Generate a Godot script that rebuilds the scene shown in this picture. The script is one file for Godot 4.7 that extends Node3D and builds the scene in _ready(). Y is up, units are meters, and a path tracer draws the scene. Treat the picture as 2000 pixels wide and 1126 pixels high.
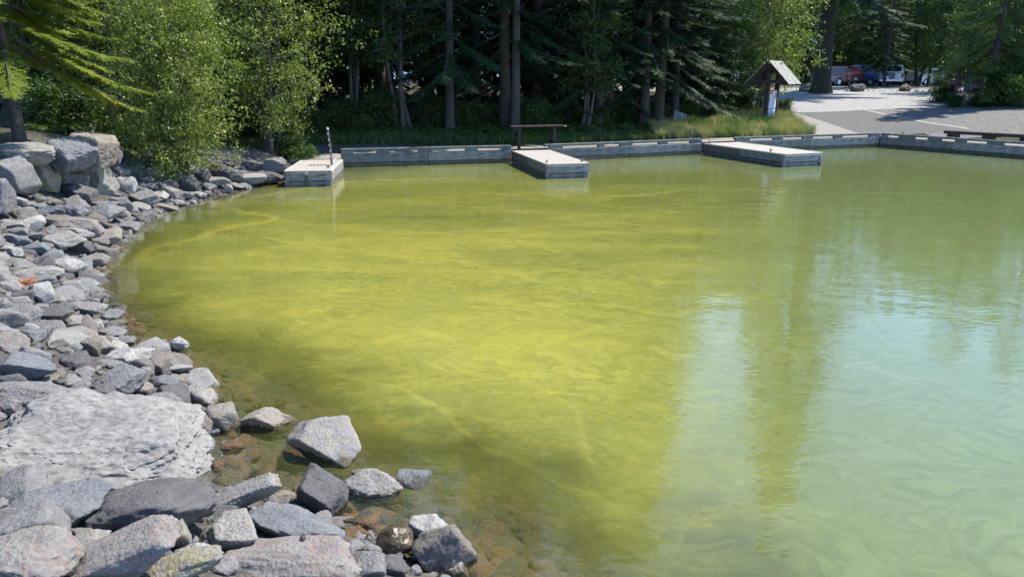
extends Node3D
# A rocky lake cove with an algae bloom, timber docks and a conifer forest behind. y is up, metres; the water lies at y = 0.

var used := {}
var M := {}
var R := RandomNumberGenerator.new()
var N := FastNoiseLite.new()
var boxes := {}
var icos := {}
var tpl := {}
var proto := {}
var taken: Array = []

# ------------------------------------------------------------------ naming
func numbered(n: String) -> String:
	used[n] = used.get(n, -1) + 1
	return n if used[n] == 0 else "%s_%03d" % [n, used[n]]

func tag(o: Node, label: String, category: String, group := "", kind := "") -> void:
	o.set_meta("label", label)
	if category: o.set_meta("category", category)
	if group: o.set_meta("group", group)
	if kind: o.set_meta("kind", kind)

func thing(called: String, label: String, category: String, at := Vector3.ZERO, turn := 0.0, group := "") -> Node3D:
	var o := Node3D.new()
	o.name = numbered(called)
	add_child(o)
	o.position = at
	o.rotation.y = turn
	tag(o, label, category, group)
	return o

func put(called: String, mesh: Mesh, mat: Material, parent: Node = null, at := Transform3D.IDENTITY) -> MeshInstance3D:
	var o := MeshInstance3D.new()
	o.mesh = mesh
	o.material_override = mat
	o.transform = at
	if parent:
		o.name = called
		parent.add_child(o, true)
	else:
		o.name = numbered(called)
		add_child(o)
	return o

func struct(called: String, mesh: Mesh, mat: Material, label := "") -> MeshInstance3D:
	var o := put(called, mesh, mat)
	o.set_meta("kind", "structure")
	if label: o.set_meta("label", label)
	return o

func dup(root: Node3D, at: Vector3, turn: float, sc: Vector3, label: String, group := "") -> Node3D:
	var o: Node3D = root.duplicate()
	var base: String = root.get_meta("base_name")
	o.name = numbered(base)
	add_child(o)
	o.position = at
	o.rotation = Vector3(0, turn, 0)
	o.scale = sc
	o.set_meta("label", label)
	if group: o.set_meta("group", group)
	elif o.has_meta("group"): o.remove_meta("group")
	return o

# ------------------------------------------------------------------ mesh building (front faces clockwise)
class MB:
	var v := PackedVector3Array()
	var n := PackedVector3Array()
	var c := PackedColorArray()
	var uv := PackedVector2Array()
	func tri(a: Vector3, b: Vector3, d: Vector3) -> void:
		v.append(a); v.append(b); v.append(d)
	func quad(a: Vector3, b: Vector3, d: Vector3, e: Vector3) -> void:
		tri(a, b, d); tri(a, d, e)
	func tri_out(a: Vector3, b: Vector3, d: Vector3, mid: Vector3) -> void:
		if (b - a).cross(d - a).dot((a + b + d) / 3.0 - mid) > 0.0: tri(a, d, b)
		else: tri(a, b, d)
	func quad_out(a: Vector3, b: Vector3, d: Vector3, e: Vector3, mid: Vector3) -> void:
		tri_out(a, b, d, mid); tri_out(a, d, e, mid)
	func box(size: Vector3, xf := Transform3D.IDENTITY, bev := 0.012) -> void:
		var h := size / 2.0
		var b := minf(bev, minf(h.x, minf(h.y, h.z)) * 0.45)
		var p := {}
		for sx in [-1, 1]:
			for sy in [-1, 1]:
				for sz in [-1, 1]:
					p[Vector3i(sx, sy, sz)] = [xf * Vector3(sx * h.x, sy * (h.y - b), sz * (h.z - b)), xf * Vector3(sx * (h.x - b), sy * h.y, sz * (h.z - b)), xf * Vector3(sx * (h.x - b), sy * (h.y - b), sz * h.z)]
		var mid: Vector3 = xf.origin
		for s in [-1, 1]:
			quad_out(p[Vector3i(s, -1, -1)][0], p[Vector3i(s, 1, -1)][0], p[Vector3i(s, 1, 1)][0], p[Vector3i(s, -1, 1)][0], mid)
			quad_out(p[Vector3i(-1, s, -1)][1], p[Vector3i(1, s, -1)][1], p[Vector3i(1, s, 1)][1], p[Vector3i(-1, s, 1)][1], mid)
			quad_out(p[Vector3i(-1, -1, s)][2], p[Vector3i(1, -1, s)][2], p[Vector3i(1, 1, s)][2], p[Vector3i(-1, 1, s)][2], mid)
			for q in [-1, 1]:
				quad_out(p[Vector3i(s, q, -1)][0], p[Vector3i(s, q, 1)][0], p[Vector3i(s, q, 1)][1], p[Vector3i(s, q, -1)][1], mid)
				quad_out(p[Vector3i(s, -1, q)][0], p[Vector3i(s, 1, q)][0], p[Vector3i(s, 1, q)][2], p[Vector3i(s, -1, q)][2], mid)
				quad_out(p[Vector3i(-1, s, q)][1], p[Vector3i(1, s, q)][1], p[Vector3i(1, s, q)][2], p[Vector3i(-1, s, q)][2], mid)
				for w in [-1, 1]:
					var t: Array = p[Vector3i(s, q, w)]
					tri_out(t[0], t[1], t[2], mid)
	func tube(pts: Array, rad: Array, sides := 8, cap := false) -> void:
		var rings := []
		var side := Vector3.RIGHT
		for i in pts.size():
			var d: Vector3 = (pts[mini(i + 1, pts.size() - 1)] - pts[maxi(i - 1, 0)]).normalized()
			side = side - d * side.dot(d)
			if side.length() < 0.05: side = d.cross(Vector3(0.3, 0.2, 0.9))
			side = side.normalized()
			var up := d.cross(side)
			var ring := PackedVector3Array()
			for k in sides:
				var a := TAU * k / sides
				ring.append(pts[i] + (side * cos(a) + up * sin(a)) * rad[i])
			rings.append(ring)
		for i in pts.size() - 1:
			for k in sides:
				var k2 := (k + 1) % sides
				quad(rings[i][k], rings[i + 1][k], rings[i + 1][k2], rings[i][k2])
		if cap:
			for e in [0, pts.size() - 1]:
				for k in sides:
					var a: Vector3 = rings[e][k]
					var b: Vector3 = rings[e][(k + 1) % sides]
					if e == 0: tri(pts[e], a, b)
					else: tri(pts[e], b, a)
	func commit() -> ArrayMesh:
		var a := []
		a.resize(Mesh.ARRAY_MAX)
		a[Mesh.ARRAY_VERTEX] = v
		if n.size() == v.size(): a[Mesh.ARRAY_NORMAL] = n
		if c.size() == v.size(): a[Mesh.ARRAY_COLOR] = c
		if uv.size() == v.size(): a[Mesh.ARRAY_TEX_UV] = uv
		var m := ArrayMesh.new()
		m.add_surface_from_arrays(Mesh.PRIMITIVE_TRIANGLES, a)
		return m
	func smooth_commit(crease := 0.35) -> ArrayMesh:
		# normals averaged over coincident corners, where faces turn less than the crease
		var at := {}
		var fn := PackedVector3Array()
		for i in range(0, v.size(), 3):
			var f := (v[i + 2] - v[i]).cross(v[i + 1] - v[i])
			fn.append(f)
			for k in 3:
				var key := Vector3i(v[i + k] * 2000.0)
				if not at.has(key): at[key] = []
				at[key].append(i / 3)
		n.resize(v.size())
		for i in v.size():
			var mine := fn[i / 3].normalized()
			var s := Vector3.ZERO
			for j in at[Vector3i(v[i] * 2000.0)]:
				if fn[j].normalized().dot(mine) > crease: s += fn[j]
			n[i] = s.normalized()
		return commit()

func box_mesh(size: Vector3, bev := 0.012) -> ArrayMesh:
	var key := [size.snappedf(0.001), bev]
	if not boxes.has(key):
		var b := MB.new()
		b.box(size, Transform3D.IDENTITY, bev)
		boxes[key] = b.commit()
	return boxes[key]

func indexed(v: PackedVector3Array, f: PackedInt32Array, c := PackedColorArray(), uv := PackedVector2Array(), uv2 := PackedVector2Array(), nn := PackedVector3Array()) -> ArrayMesh:
	if nn.is_empty():
		nn.resize(v.size())
		for i in range(0, f.size(), 3):
			var g := (v[f[i + 2]] - v[f[i]]).cross(v[f[i + 1]] - v[f[i]])
			nn[f[i]] += g; nn[f[i + 1]] += g; nn[f[i + 2]] += g
		for i in nn.size(): nn[i] = nn[i].normalized()
	var a := []
	a.resize(Mesh.ARRAY_MAX)
	a[Mesh.ARRAY_VERTEX] = v
	a[Mesh.ARRAY_INDEX] = f
	a[Mesh.ARRAY_NORMAL] = nn
	if c.size(): a[Mesh.ARRAY_COLOR] = c
	if uv.size(): a[Mesh.ARRAY_TEX_UV] = uv
	if uv2.size(): a[Mesh.ARRAY_TEX_UV2] = uv2
	var m := ArrayMesh.new()
	m.add_surface_from_arrays(Mesh.PRIMITIVE_TRIANGLES, a)
	return m

# ------------------------------------------------------------------ the lie of the land
var SHORE := PackedVector2Array([Vector2(6.00, 8.00), Vector2(2.20, 3.00), Vector2(0.45, -1.60), Vector2(-0.25, -3.60), Vector2(-0.70, -4.20), Vector2(-1.65, -4.80), Vector2(-2.25, -4.96), Vector2(-2.55, -5.40), Vector2(-2.60, -5.90), Vector2(-3.17, -6.75), Vector2(-3.73, -7.50), Vector2(-4.50, -8.05), Vector2(-5.40, -9.40), Vector2(-6.38, -10.70), Vector2(-7.05, -12.00), Vector2(-7.35, -13.10), Vector2(-8.05, -15.50), Vector2(-8.30, -17.50), Vector2(-8.20, -19.00), Vector2(-7.85, -20.60), Vector2(-7.40, -22.30), Vector2(-7.00, -23.80), Vector2(-6.50, -25.40), Vector2(-6.20, -27.10)])
var WALL := PackedVector2Array([Vector2(-6.20, -27.10), Vector2(-0.10, -28.70), Vector2(1.30, -29.00), Vector2(7.80, -31.95), Vector2(9.45, -32.60), Vector2(17.30, -35.45), Vector2(20.70, -29.70), Vector2(22.60, -26.60)])
var BEYOND := PackedVector2Array([Vector2(22.60, -26.60), Vector2(25.00, -27.50), Vector2(34.00, -30.00), Vector2(60.00, -22.00), Vector2(100.00, 0.00), Vector2(130.00, 60.00), Vector2(20.00, 60.00), Vector2(6.00, 8.00)])
var LAKE := PackedVector2Array()

func seg_dist(p: Vector2, line: PackedVector2Array) -> float:
	var b := 1e9
	for i in line.size() - 1:
		var a := line[i]
		var d := line[i + 1] - a
		var t := clampf((p - a).dot(d) / d.length_squared(), 0.0, 1.0)
		b = minf(b, (p - a - d * t).length_squared())
	return sqrt(b)

func land(x: float, z: float) -> float:
	var p := Vector2(x, z)
	var db := minf(seg_dist(p, SHORE), seg_dist(p, BEYOND))
	var dw := seg_dist(p, WALL)
	var wb := 1.0 / (db * db + 0.05)
	var ww := 1.0 / (dw * dw + 0.05)
	var hb: float
	var hw: float
	if Geometry2D.is_point_in_polygon(p, LAKE):
		hb = -minf(1.5, 0.04 + 0.30 * db)
		hw = -1.2
	else:
		hb = 0.48 * minf(db, 1.8) + 0.16 * maxf(0.0, minf(db, 9.0) - 1.8)
		hb += smoothstep(1.9, 2.9, db) * 0.75 * smoothstep(-9.0, -12.0, z) * smoothstep(-22.0, -18.0, z)
		hw = 0.40 + 0.078 * maxf(0.0, minf(dw, 31.0) - 1.5)
	return (hb * wb + hw * ww) / (wb + ww)

func along(line: PackedVector2Array, i: int, t: float, off: float) -> Vector2:
	# a point on the wall line, off metres to the land side
	var d := (line[i + 1] - line[i])
	return line[i] + d * t + Vector2(d.y, -d.x).normalized() * off

func axis(lo: float, a: float, b: float, hi: float, step: float) -> PackedFloat32Array:
	var left := PackedFloat32Array()
	var s := step
	var x := a
	while x > lo:
		s *= 1.25
		x -= s
		left.append(maxf(x, lo))
	left.reverse()
	x = a
	while x < b:
		left.append(x)
		x += step
	s = step
	while x < hi:
		left.append(x)
		s *= 1.25
		x += s
	left.append(hi)
	return left

func sheet(xs: PackedFloat32Array, zs: PackedFloat32Array, fn: Callable, col = null, uvs = null, uv2s = null) -> ArrayMesh:
	var v := PackedVector3Array()
	var f := PackedInt32Array()
	var c := PackedColorArray()
	var u := PackedVector2Array()
	var u2 := PackedVector2Array()
	for z in zs:
		for x in xs:
			v.append(Vector3(x, fn.call(x, z), z))
			if col != null: c.append(col.call(x, z))
			if uvs != null: u.append(uvs.call(x, z))
			if uv2s != null: u2.append(uv2s.call(x, z))
	var w := xs.size()
	for j in zs.size() - 1:
		for i in w - 1:
			var k := j * w + i
			f.append_array(PackedInt32Array([k, k + 1, k + w + 1, k, k + w + 1, k + w]))
	return indexed(v, f, c, u, u2)

func patch(a: Vector2, b: Vector2, d: Vector2, e: Vector2, lift: float, n := 28, level := NAN) -> ArrayMesh:
	# a sheet between four corners (a far left, b far right, d near right, e near left) lying on the land
	var v := PackedVector3Array()
	var f := PackedInt32Array()
	for j in n + 1:
		for i in n + 1:
			var p := a.lerp(b, float(i) / n).lerp(e.lerp(d, float(i) / n), float(j) / n)
			v.append(Vector3(p.x, (land(p.x, p.y) if is_nan(level) else level) + lift, p.y))
	for j in n:
		for i in n:
			var k := j * (n + 1) + i
			f.append_array(PackedInt32Array([k, k + 1, k + n + 2, k, k + n + 2, k + n + 1]))
	return indexed(v, f)

# ------------------------------------------------------------------ materials
func noise(seed_: int, freq: float, oct := 4, kind := FastNoiseLite.TYPE_SIMPLEX_SMOOTH, fractal := FastNoiseLite.FRACTAL_FBM) -> FastNoiseLite:
	var n := FastNoiseLite.new()
	n.seed = seed_
	n.noise_type = kind
	n.frequency = freq
	n.fractal_type = fractal
	n.fractal_octaves = oct
	return n

func ntex(n: FastNoiseLite, size: int, stops: Array, normal := 0.0) -> NoiseTexture2D:
	var t := NoiseTexture2D.new()
	t.width = size
	t.height = size
	t.seamless = true
	t.seamless_blend_skirt = 0.15
	t.noise = n
	if normal > 0.0:
		t.as_normal_map = true
		t.bump_strength = normal
	elif stops.size():
		var g := Gradient.new()
		var o := PackedFloat32Array()
		var c := PackedColorArray()
		for s in stops:
			o.append(s[0]); c.append(s[1])
		g.offsets = o
		g.colors = c
		t.color_ramp = g
	return t

func grey(x: float) -> Color: return Color(x, x, x)

func mat(c: Color, rough := 0.8, tex: Texture2D = null, bump: Texture2D = null, cm := 1.0, sc := Vector3.ONE, world := true) -> StandardMaterial3D:
	# c is a real-world (linear) base colour
	var m := StandardMaterial3D.new()
	m.albedo_color = c.linear_to_srgb()
	m.roughness = rough
	if tex: m.albedo_texture = tex
	if bump:
		m.heightmap_enabled = true
		m.heightmap_texture = bump
		m.heightmap_scale = cm
	if tex or bump:
		m.uv1_triplanar = true
		m.uv1_world_triplanar = world
		m.uv1_scale = sc
	return m

func make_materials() -> void:
	var mottle := ntex(noise(3, 0.03, 6), 1024, [[0.0, grey(0.62)], [0.3, grey(0.82)], [0.5, grey(0.89)], [0.7, Color(0.94, 0.935, 0.925)], [1.0, grey(1.0)]])
	var rock_relief := ntex(noise(8, 0.02, 6, FastNoiseLite.TYPE_SIMPLEX), 1024, [])
	var cracks := ntex(noise(14, 0.009, 4, FastNoiseLite.TYPE_SIMPLEX, FastNoiseLite.FRACTAL_RIDGED), 1024, [[0.0, grey(1.0)], [0.80, grey(1.0)], [0.9, grey(0.78)], [1.0, grey(0.45)]])
	var tint := {"g": Color(0.194, 0.195, 0.203), "b": Color(0.161, 0.174, 0.194), "d": Color(0.104, 0.104, 0.112), "p": Color(0.265, 0.26, 0.257), "w": Color(0.347, 0.346, 0.338), "k": Color(0.232, 0.219, 0.214), "t": Color(0.252, 0.236, 0.215), "n": Color(0.166, 0.153, 0.145), "y": Color(0.231, 0.225, 0.207), "m": Color(0.083, 0.058, 0.029)}
	for k in tint:
		var m := mat(tint[k], 0.88, mottle, rock_relief, 0.9, Vector3(1.3, 1.3, 1.3))
		m.vertex_color_use_as_albedo = true
		m.detail_enabled = true
		m.detail_blend_mode = BaseMaterial3D.BLEND_MODE_MUL
		m.detail_albedo = cracks
		M["rock_" + k] = m
	M["rock_m"].roughness = 0.3
	var strata := noise(21, 0.006, 6, FastNoiseLite.TYPE_SIMPLEX_SMOOTH)
	strata.domain_warp_enabled = true
	strata.domain_warp_amplitude = 90.0
	strata.domain_warp_frequency = 0.006
	var layered := mat(Color(0.285, 0.282, 0.282), 0.85, ntex(noise(23, 0.01, 6), 1024, [[0.0, grey(0.66)], [0.38, grey(0.82)], [0.5, Color(0.94, 0.925, 0.91)], [0.58, grey(0.86)], [1.0, grey(1.0)]]), ntex(strata, 1024, []), 1.6, Vector3(1.0, 1.6, 2.1), false)
	layered.vertex_color_use_as_albedo = true
	layered.detail_enabled = true
	layered.detail_blend_mode = BaseMaterial3D.BLEND_MODE_MUL
	layered.detail_albedo = ntex(noise(29, 0.008, 4, FastNoiseLite.TYPE_SIMPLEX, FastNoiseLite.FRACTAL_RIDGED), 1024, [[0.0, grey(1.0)], [0.78, grey(1.0)], [0.9, grey(0.6)], [1.0, grey(0.3)]])
	M.layered = layered
	for k in [["bed_a", Color(0.085, 0.07, 0.032)], ["bed_b", Color(0.12, 0.07, 0.03)], ["bed_c", Color(0.06, 0.06, 0.03)]]:
		var m := mat(k[1], 0.9, mottle, rock_relief, 1.5, Vector3(1.3, 1.3, 1.3))
		M[k[0]] = m
	M.ground = mat(Color(1, 1, 1), 0.95, ntex(noise(31, 0.03, 6), 1024, [[0.0, grey(0.4)], [0.4, grey(0.7)], [0.6, grey(0.9)], [1.0, grey(1.0)]]), ntex(noise(32, 0.05, 5), 1024, []), 4.0, Vector3(0.5, 0.5, 0.5))
	M.ground.vertex_color_use_as_albedo = true
	# wood: grain runs along the local x of each plank
	var grain := ntex(noise(41, 0.02, 5), 512, [[0.0, grey(0.42)], [0.35, grey(0.7)], [0.5, grey(0.82)], [0.65, grey(0.95)], [1.0, grey(1.0)]])
	var grain_h := ntex(noise(42, 0.03, 4), 512, [])
	var gs := Vector3(0.22, 3.5, 3.5)
	M.wood = mat(Color(0.20, 0.207, 0.205), 0.9, grain, grain_h, 0.8, gs, false)
	M.wood_pale = mat(Color(0.285, 0.285, 0.275), 0.9, grain, grain_h, 0.8, gs, false)
	M.wood_dark = mat(Color(0.12, 0.12, 0.11), 0.9, grain, grain_h, 0.8, gs, false)
	M.wood_wet = mat(Color(0.10, 0.10, 0.075), 0.6, grain, grain_h, 0.8, gs, false)
	M.brown_wood = mat(Color(0.065, 0.042, 0.036), 0.85, grain, grain_h, 0.6, gs, false)
	var sh := ntex(noise(44, 0.03, 4), 256, [[0.0, grey(0.6)], [0.5, grey(0.85)], [1.0, grey(1.0)]])
	M.shingle_a = mat(Color(0.40, 0.385, 0.35), 0.95, sh, grain_h, 0.8, Vector3(3, 3, 1), false)
	M.shingle_b = mat(Color(0.31, 0.30, 0.27), 0.95, sh, grain_h, 0.8, Vector3(3, 3, 1), false)
	M.shingle_c = mat(Color(0.48, 0.46, 0.42), 0.95, sh, grain_h, 0.8, Vector3(3, 3, 1), false)
	M.moss = mat(Color(0.16, 0.19, 0.03), 1.0)
	var conc := ntex(noise(51, 0.02, 6), 1024, [[0.0, grey(0.66)], [0.4, grey(0.85)], [0.6, grey(0.94)], [1.0, grey(1.0)]])
	var conc_h := ntex(noise(52, 0.2, 3), 512, [])
	M.deck = mat(Color(0.39, 0.362, 0.335), 0.9, conc, conc_h, 0.15, Vector3(0.6, 0.6, 0.6))
	M.deck_edge = mat(Color(0.48, 0.46, 0.43), 0.85, conc, conc_h, 0.15, Vector3(0.6, 0.6, 0.6))
	M.concrete = mat(Color(0.25, 0.237, 0.222), 0.9, conc, conc_h, 0.15, Vector3(0.4, 0.4, 0.4))
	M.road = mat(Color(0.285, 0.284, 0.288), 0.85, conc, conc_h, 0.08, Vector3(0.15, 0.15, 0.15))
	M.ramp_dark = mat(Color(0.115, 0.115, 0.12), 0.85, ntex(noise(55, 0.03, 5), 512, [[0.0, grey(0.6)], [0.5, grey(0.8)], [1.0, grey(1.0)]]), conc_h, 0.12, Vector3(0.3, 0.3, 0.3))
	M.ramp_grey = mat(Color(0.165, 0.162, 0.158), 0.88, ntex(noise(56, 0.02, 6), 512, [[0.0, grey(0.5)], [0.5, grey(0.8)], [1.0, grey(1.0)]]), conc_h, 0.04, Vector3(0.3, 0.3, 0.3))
	M.paint = mat(Color(0.30, 0.29, 0.26), 0.8, conc, null, 0.0, Vector3(0.8, 0.8, 0.8))
	M.gravel_road = mat(Color(0.30, 0.27, 0.23), 0.95, conc, conc_h, 0.3, Vector3(0.2, 0.2, 0.2))
	var bark_h := ntex(noise(61, 0.025, 4, FastNoiseLite.TYPE_SIMPLEX, FastNoiseLite.FRACTAL_RIDGED), 512, [])
	var bark_c := ntex(noise(62, 0.02, 5), 512, [[0.0, grey(0.45)], [0.5, grey(0.78)], [1.0, grey(1.0)]])
	M.bark = mat(Color(0.115, 0.095, 0.08), 0.95, bark_c, bark_h, 3.0, Vector3(2.2, 0.5, 2.2), false)
	M.bark_grey = mat(Color(0.10, 0.094, 0.088), 0.95, bark_c, bark_h, 2.0, Vector3(2.2, 0.5, 2.2), false)
	M.bark_pale = mat(Color(0.125, 0.118, 0.106), 0.9, bark_c, bark_h, 0.6, Vector3(2.5, 1.2, 2.5), false)
	M.moss_bark = mat(Color(0.06, 0.056, 0.035), 0.95, bark_c, bark_h, 3.0, Vector3(1.2, 0.4, 1.2), false)
	for k in [["needle", Color(0.8, 0.9, 0.3), 0.75], ["leaf", Color(0.85, 1.0, 0.3), 0.9], ["blade", Color(0.9, 1.0, 0.4), 0.6]]:
		var m := StandardMaterial3D.new()
		m.vertex_color_use_as_albedo = true
		m.albedo_color = Color.WHITE
		m.roughness = 0.5
		m.metallic_specular = 0.3 if k[0] == "needle" else 0.45
		if k[0] == "leaf": m.roughness = 0.42
		m.backlight_enabled = true
		m.backlight = Color(k[1].r, k[1].g, k[1].b) * float(k[2])
		m.cull_mode = BaseMaterial3D.CULL_DISABLED
		M[k[0]] = m
	M.steel = mat(Color(0.30, 0.29, 0.28), 0.5)
	M.steel.metallic = 0.8
	M.rust = mat(Color(0.16, 0.10, 0.08), 0.7, conc, null, 0.0, Vector3(4, 4, 4))
	M.bolt = mat(Color(0.05, 0.05, 0.05), 0.6)
	M.black = mat(Color(0.012, 0.012, 0.012), 0.7)
	M.tyre = mat(Color(0.02, 0.02, 0.02), 0.9)
	M.white_plate = mat(Color(0.75, 0.75, 0.72), 0.6)
	M.orange = mat(Color(0.45, 0.13, 0.04), 0.95)
	M.tag_orange = mat(Color(0.6, 0.30, 0.08), 0.9)

func car_paint(c: Color) -> StandardMaterial3D:
	var m := mat(c, 0.35)
	m.clearcoat_enabled = true
	m.clearcoat = 0.8
	m.clearcoat_roughness = 0.08
	return m

# ------------------------------------------------------------------ rocks
func ico(level: int) -> Array:
	if icos.has(level): return icos[level]
	if level == 0:
		var t := (1.0 + sqrt(5.0)) / 2.0
		var v := PackedVector3Array()
		for p in [[-1, t, 0], [1, t, 0], [-1, -t, 0], [1, -t, 0], [0, -1, t], [0, 1, t], [0, -1, -t], [0, 1, -t], [t, 0, -1], [t, 0, 1], [-t, 0, -1], [-t, 0, 1]]:
			v.append(Vector3(p[0], p[1], p[2]).normalized())
		var f := PackedInt32Array([0, 5, 11, 0, 1, 5, 0, 7, 1, 0, 10, 7, 0, 11, 10, 1, 9, 5, 5, 4, 11, 11, 2, 10, 10, 6, 7, 7, 8, 1, 3, 4, 9, 3, 2, 4, 3, 6, 2, 3, 8, 6, 3, 9, 8, 4, 5, 9, 2, 11, 4, 6, 10, 2, 8, 7, 6, 9, 1, 8])
		icos[0] = [v, f]
		return icos[0]
	var up: Array = ico(level - 1)
	var vs: PackedVector3Array = up[0].duplicate()
	var fs := PackedInt32Array()
	var mids := {}
	var src: PackedInt32Array = up[1]
	for i in range(0, src.size(), 3):
		var m := []
		for k in 3:
			var a := src[i + k]
			var b := src[i + (k + 1) % 3]
			var key := Vector2i(mini(a, b), maxi(a, b))
			if not mids.has(key):
				mids[key] = vs.size()
				vs.append(((vs[a] + vs[b]) / 2.0).normalized())
			m.append(mids[key])
		fs.append_array(PackedInt32Array([src[i], m[0], m[2], src[i + 1], m[1], m[0], src[i + 2], m[2], m[1], m[0], m[1], m[2]]))
	icos[level] = [vs, fs]
	return icos[level]

func rock_mesh(seed_: int, level: int, kind: String, half := Vector3.ONE, stain := Color(1, 1, 1), share := 0.0, lie := Transform3D(Basis.IDENTITY, Vector3(0, 9, 0))) -> ArrayMesh:
	# the kinds: a angular, r rounded, w wedge with one big face, s slab, l log, b squared block, S the great layered slab
	var r := RandomNumberGenerator.new()
	r.seed = seed_ * 7919 + 13
	var dirs := PackedVector3Array()
	var offs := PackedFloat32Array()
	var count := 12
	var p := 44.0
	var rough := 0.034
	match kind:
		"r": p = 13.0; count = 14; rough = 0.05
		"s": p = 40.0; count = 11; rough = 0.034
		"l": p = 18.0; count = 12; rough = 0.045
		"b": p = 44.0; count = 6; rough = 0.035
		"S": p = 22.0; count = 10; rough = 0.04
	var turn := r.randf() * TAU
	for i in count:
		var y := 1.0 - 2.0 * (i + 0.5) / count
		var a := turn + i * 2.39996
		var d := Vector3(cos(a) * sqrt(1.0 - y * y), y, sin(a) * sqrt(1.0 - y * y))
		d += Vector3(r.randf_range(-0.35, 0.35), r.randf_range(-0.35, 0.35), r.randf_range(-0.35, 0.35))
		dirs.append(d.normalized())
		offs.append(r.randf_range(0.72, 1.0) if kind != "r" else r.randf_range(0.82, 1.0))
	if kind in ["s", "S", "l"]:
		dirs.append(Vector3(r.randf_range(-0.12, 0.12), 1, r.randf_range(-0.12, 0.12)).normalized()); offs.append(0.72)
	if kind == "b":
		for d in [Vector3.RIGHT, Vector3.LEFT, Vector3.UP, Vector3.DOWN, Vector3.BACK, Vector3.FORWARD]:
			dirs.append((d + Vector3(r.randf_range(-0.16, 0.16), r.randf_range(-0.16, 0.16), r.randf_range(-0.16, 0.16))).normalized()); offs.append(r.randf_range(0.76, 0.86))
	if kind == "w":
		dirs.append(Vector3(r.randf_range(-0.4, 0.3), r.randf_range(-0.25, 0.0), 0.95).normalized()); offs.append(0.52)
		dirs.append(Vector3(r.randf_range(0.1, 0.5), 0.85, r.randf_range(-0.2, 0.1)).normalized()); offs.append(0.6)
	if kind == "a":
		dirs.append(Vector3(r.randf_range(-0.7, 0.2), r.randf_range(-0.3, 0.05), 0.9).normalized()); offs.append(r.randf_range(0.55, 0.7))
		dirs.append(Vector3(r.randf_range(-0.3, 0.6), 0.9, r.randf_range(-0.2, 0.35)).normalized()); offs.append(r.randf_range(0.6, 0.75))
		dirs.append(Vector3(r.randf_range(0.7, 1.0), r.randf_range(0.0, 0.4), r.randf_range(-0.3, 0.5)).normalized()); offs.append(r.randf_range(0.6, 0.8))
	var src: Array = ico(level)
	var v := PackedVector3Array()
	var c := PackedColorArray()
	var far := Vector3(seed_ * 3.7, seed_ * 1.3, -seed_ * 2.1)
	N.frequency = 1.0
	var base: PackedVector3Array = src[0]
	for u in base:
		var s := 0.0
		for k in dirs.size():
			var d := u.dot(dirs[k])
			if d > 0.3: s += pow(d / offs[k], p)
		var rad := minf(pow(s, -1.0 / p) if s > 0.0 else 1.2, 1.25)
		var q := u * rad
		var n1 := N.get_noise_3dv(q * 1.6 + far)
		var n2 := N.get_noise_3dv(q * 4.5 - far)
		var n3 := N.get_noise_3dv(q * 12.0 + far)
		var dis := rough * (1.2 * n1 + 0.8 * n2 + 0.45 * n3)
		if kind == "S" or kind == "s":
			var ly := N.get_noise_3d(q.x * 1.2 + far.x, q.y * 9.0, q.z * 2.0)
			dis += 0.03 * ly
			if kind == "S":
				# beds that break off in steps, and cracks along them
				var bed := q.y * 2.0 + 0.5 * q.z + 0.25 * n1
				var stp := N.get_noise_3d(q.x * 1.1 + far.y, bed * 2.6, q.z * 0.7 + far.z) * 4.0
				dis += 0.014 * (floor(stp) + smoothstep(0.72, 1.0, stp - floor(stp)))
				var cr := absf(N.get_noise_3d(q.x * 0.9 - far.x, bed * 3.4, q.z * 2.4))
				var cr2 := absf(N.get_noise_3d(q.x * 2.6 + far.z, q.y * 2.0, q.z * 1.1 - far.y))
				dis -= 0.016 * (1.0 - smoothstep(0.0, 0.05, cr)) + 0.04 * (1.0 - smoothstep(0.0, 0.035, cr2))
		q *= 1.0 + dis
		v.append(q * half)
		var t := 0.9 + 0.16 * n1 + 0.14 * n2 + 0.1 * n3
		var col := Color(t, t * (1.0 + 0.02 * n2), t * (1.0 - 0.04 * n1))
		if share > 0.0:
			# stains: lichen, rust and pink feldspar in patches and runs
			var st := N.get_noise_3d(q.x * 2.6 + far.z, q.y * 0.9, q.z * 2.6) + 0.5 * n2
			var k := smoothstep(0.45 - share, 0.75 - share, st)
			col = col.lerp(Color(col.r * stain.r, col.g * stain.g, col.b * stain.b), k)
		# where it stands in the water a stone is wet and coated with brown algae
		var wy: float = (lie * (q * half)).y + 0.03 * n2
		if wy < 0.035: col = col.lerp(Color(col.r * 0.42, col.g * 0.36, col.b * 0.24), smoothstep(0.035, 0.0, wy))
		c.append(col)
	return indexed(v, src[1], c)

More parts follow.
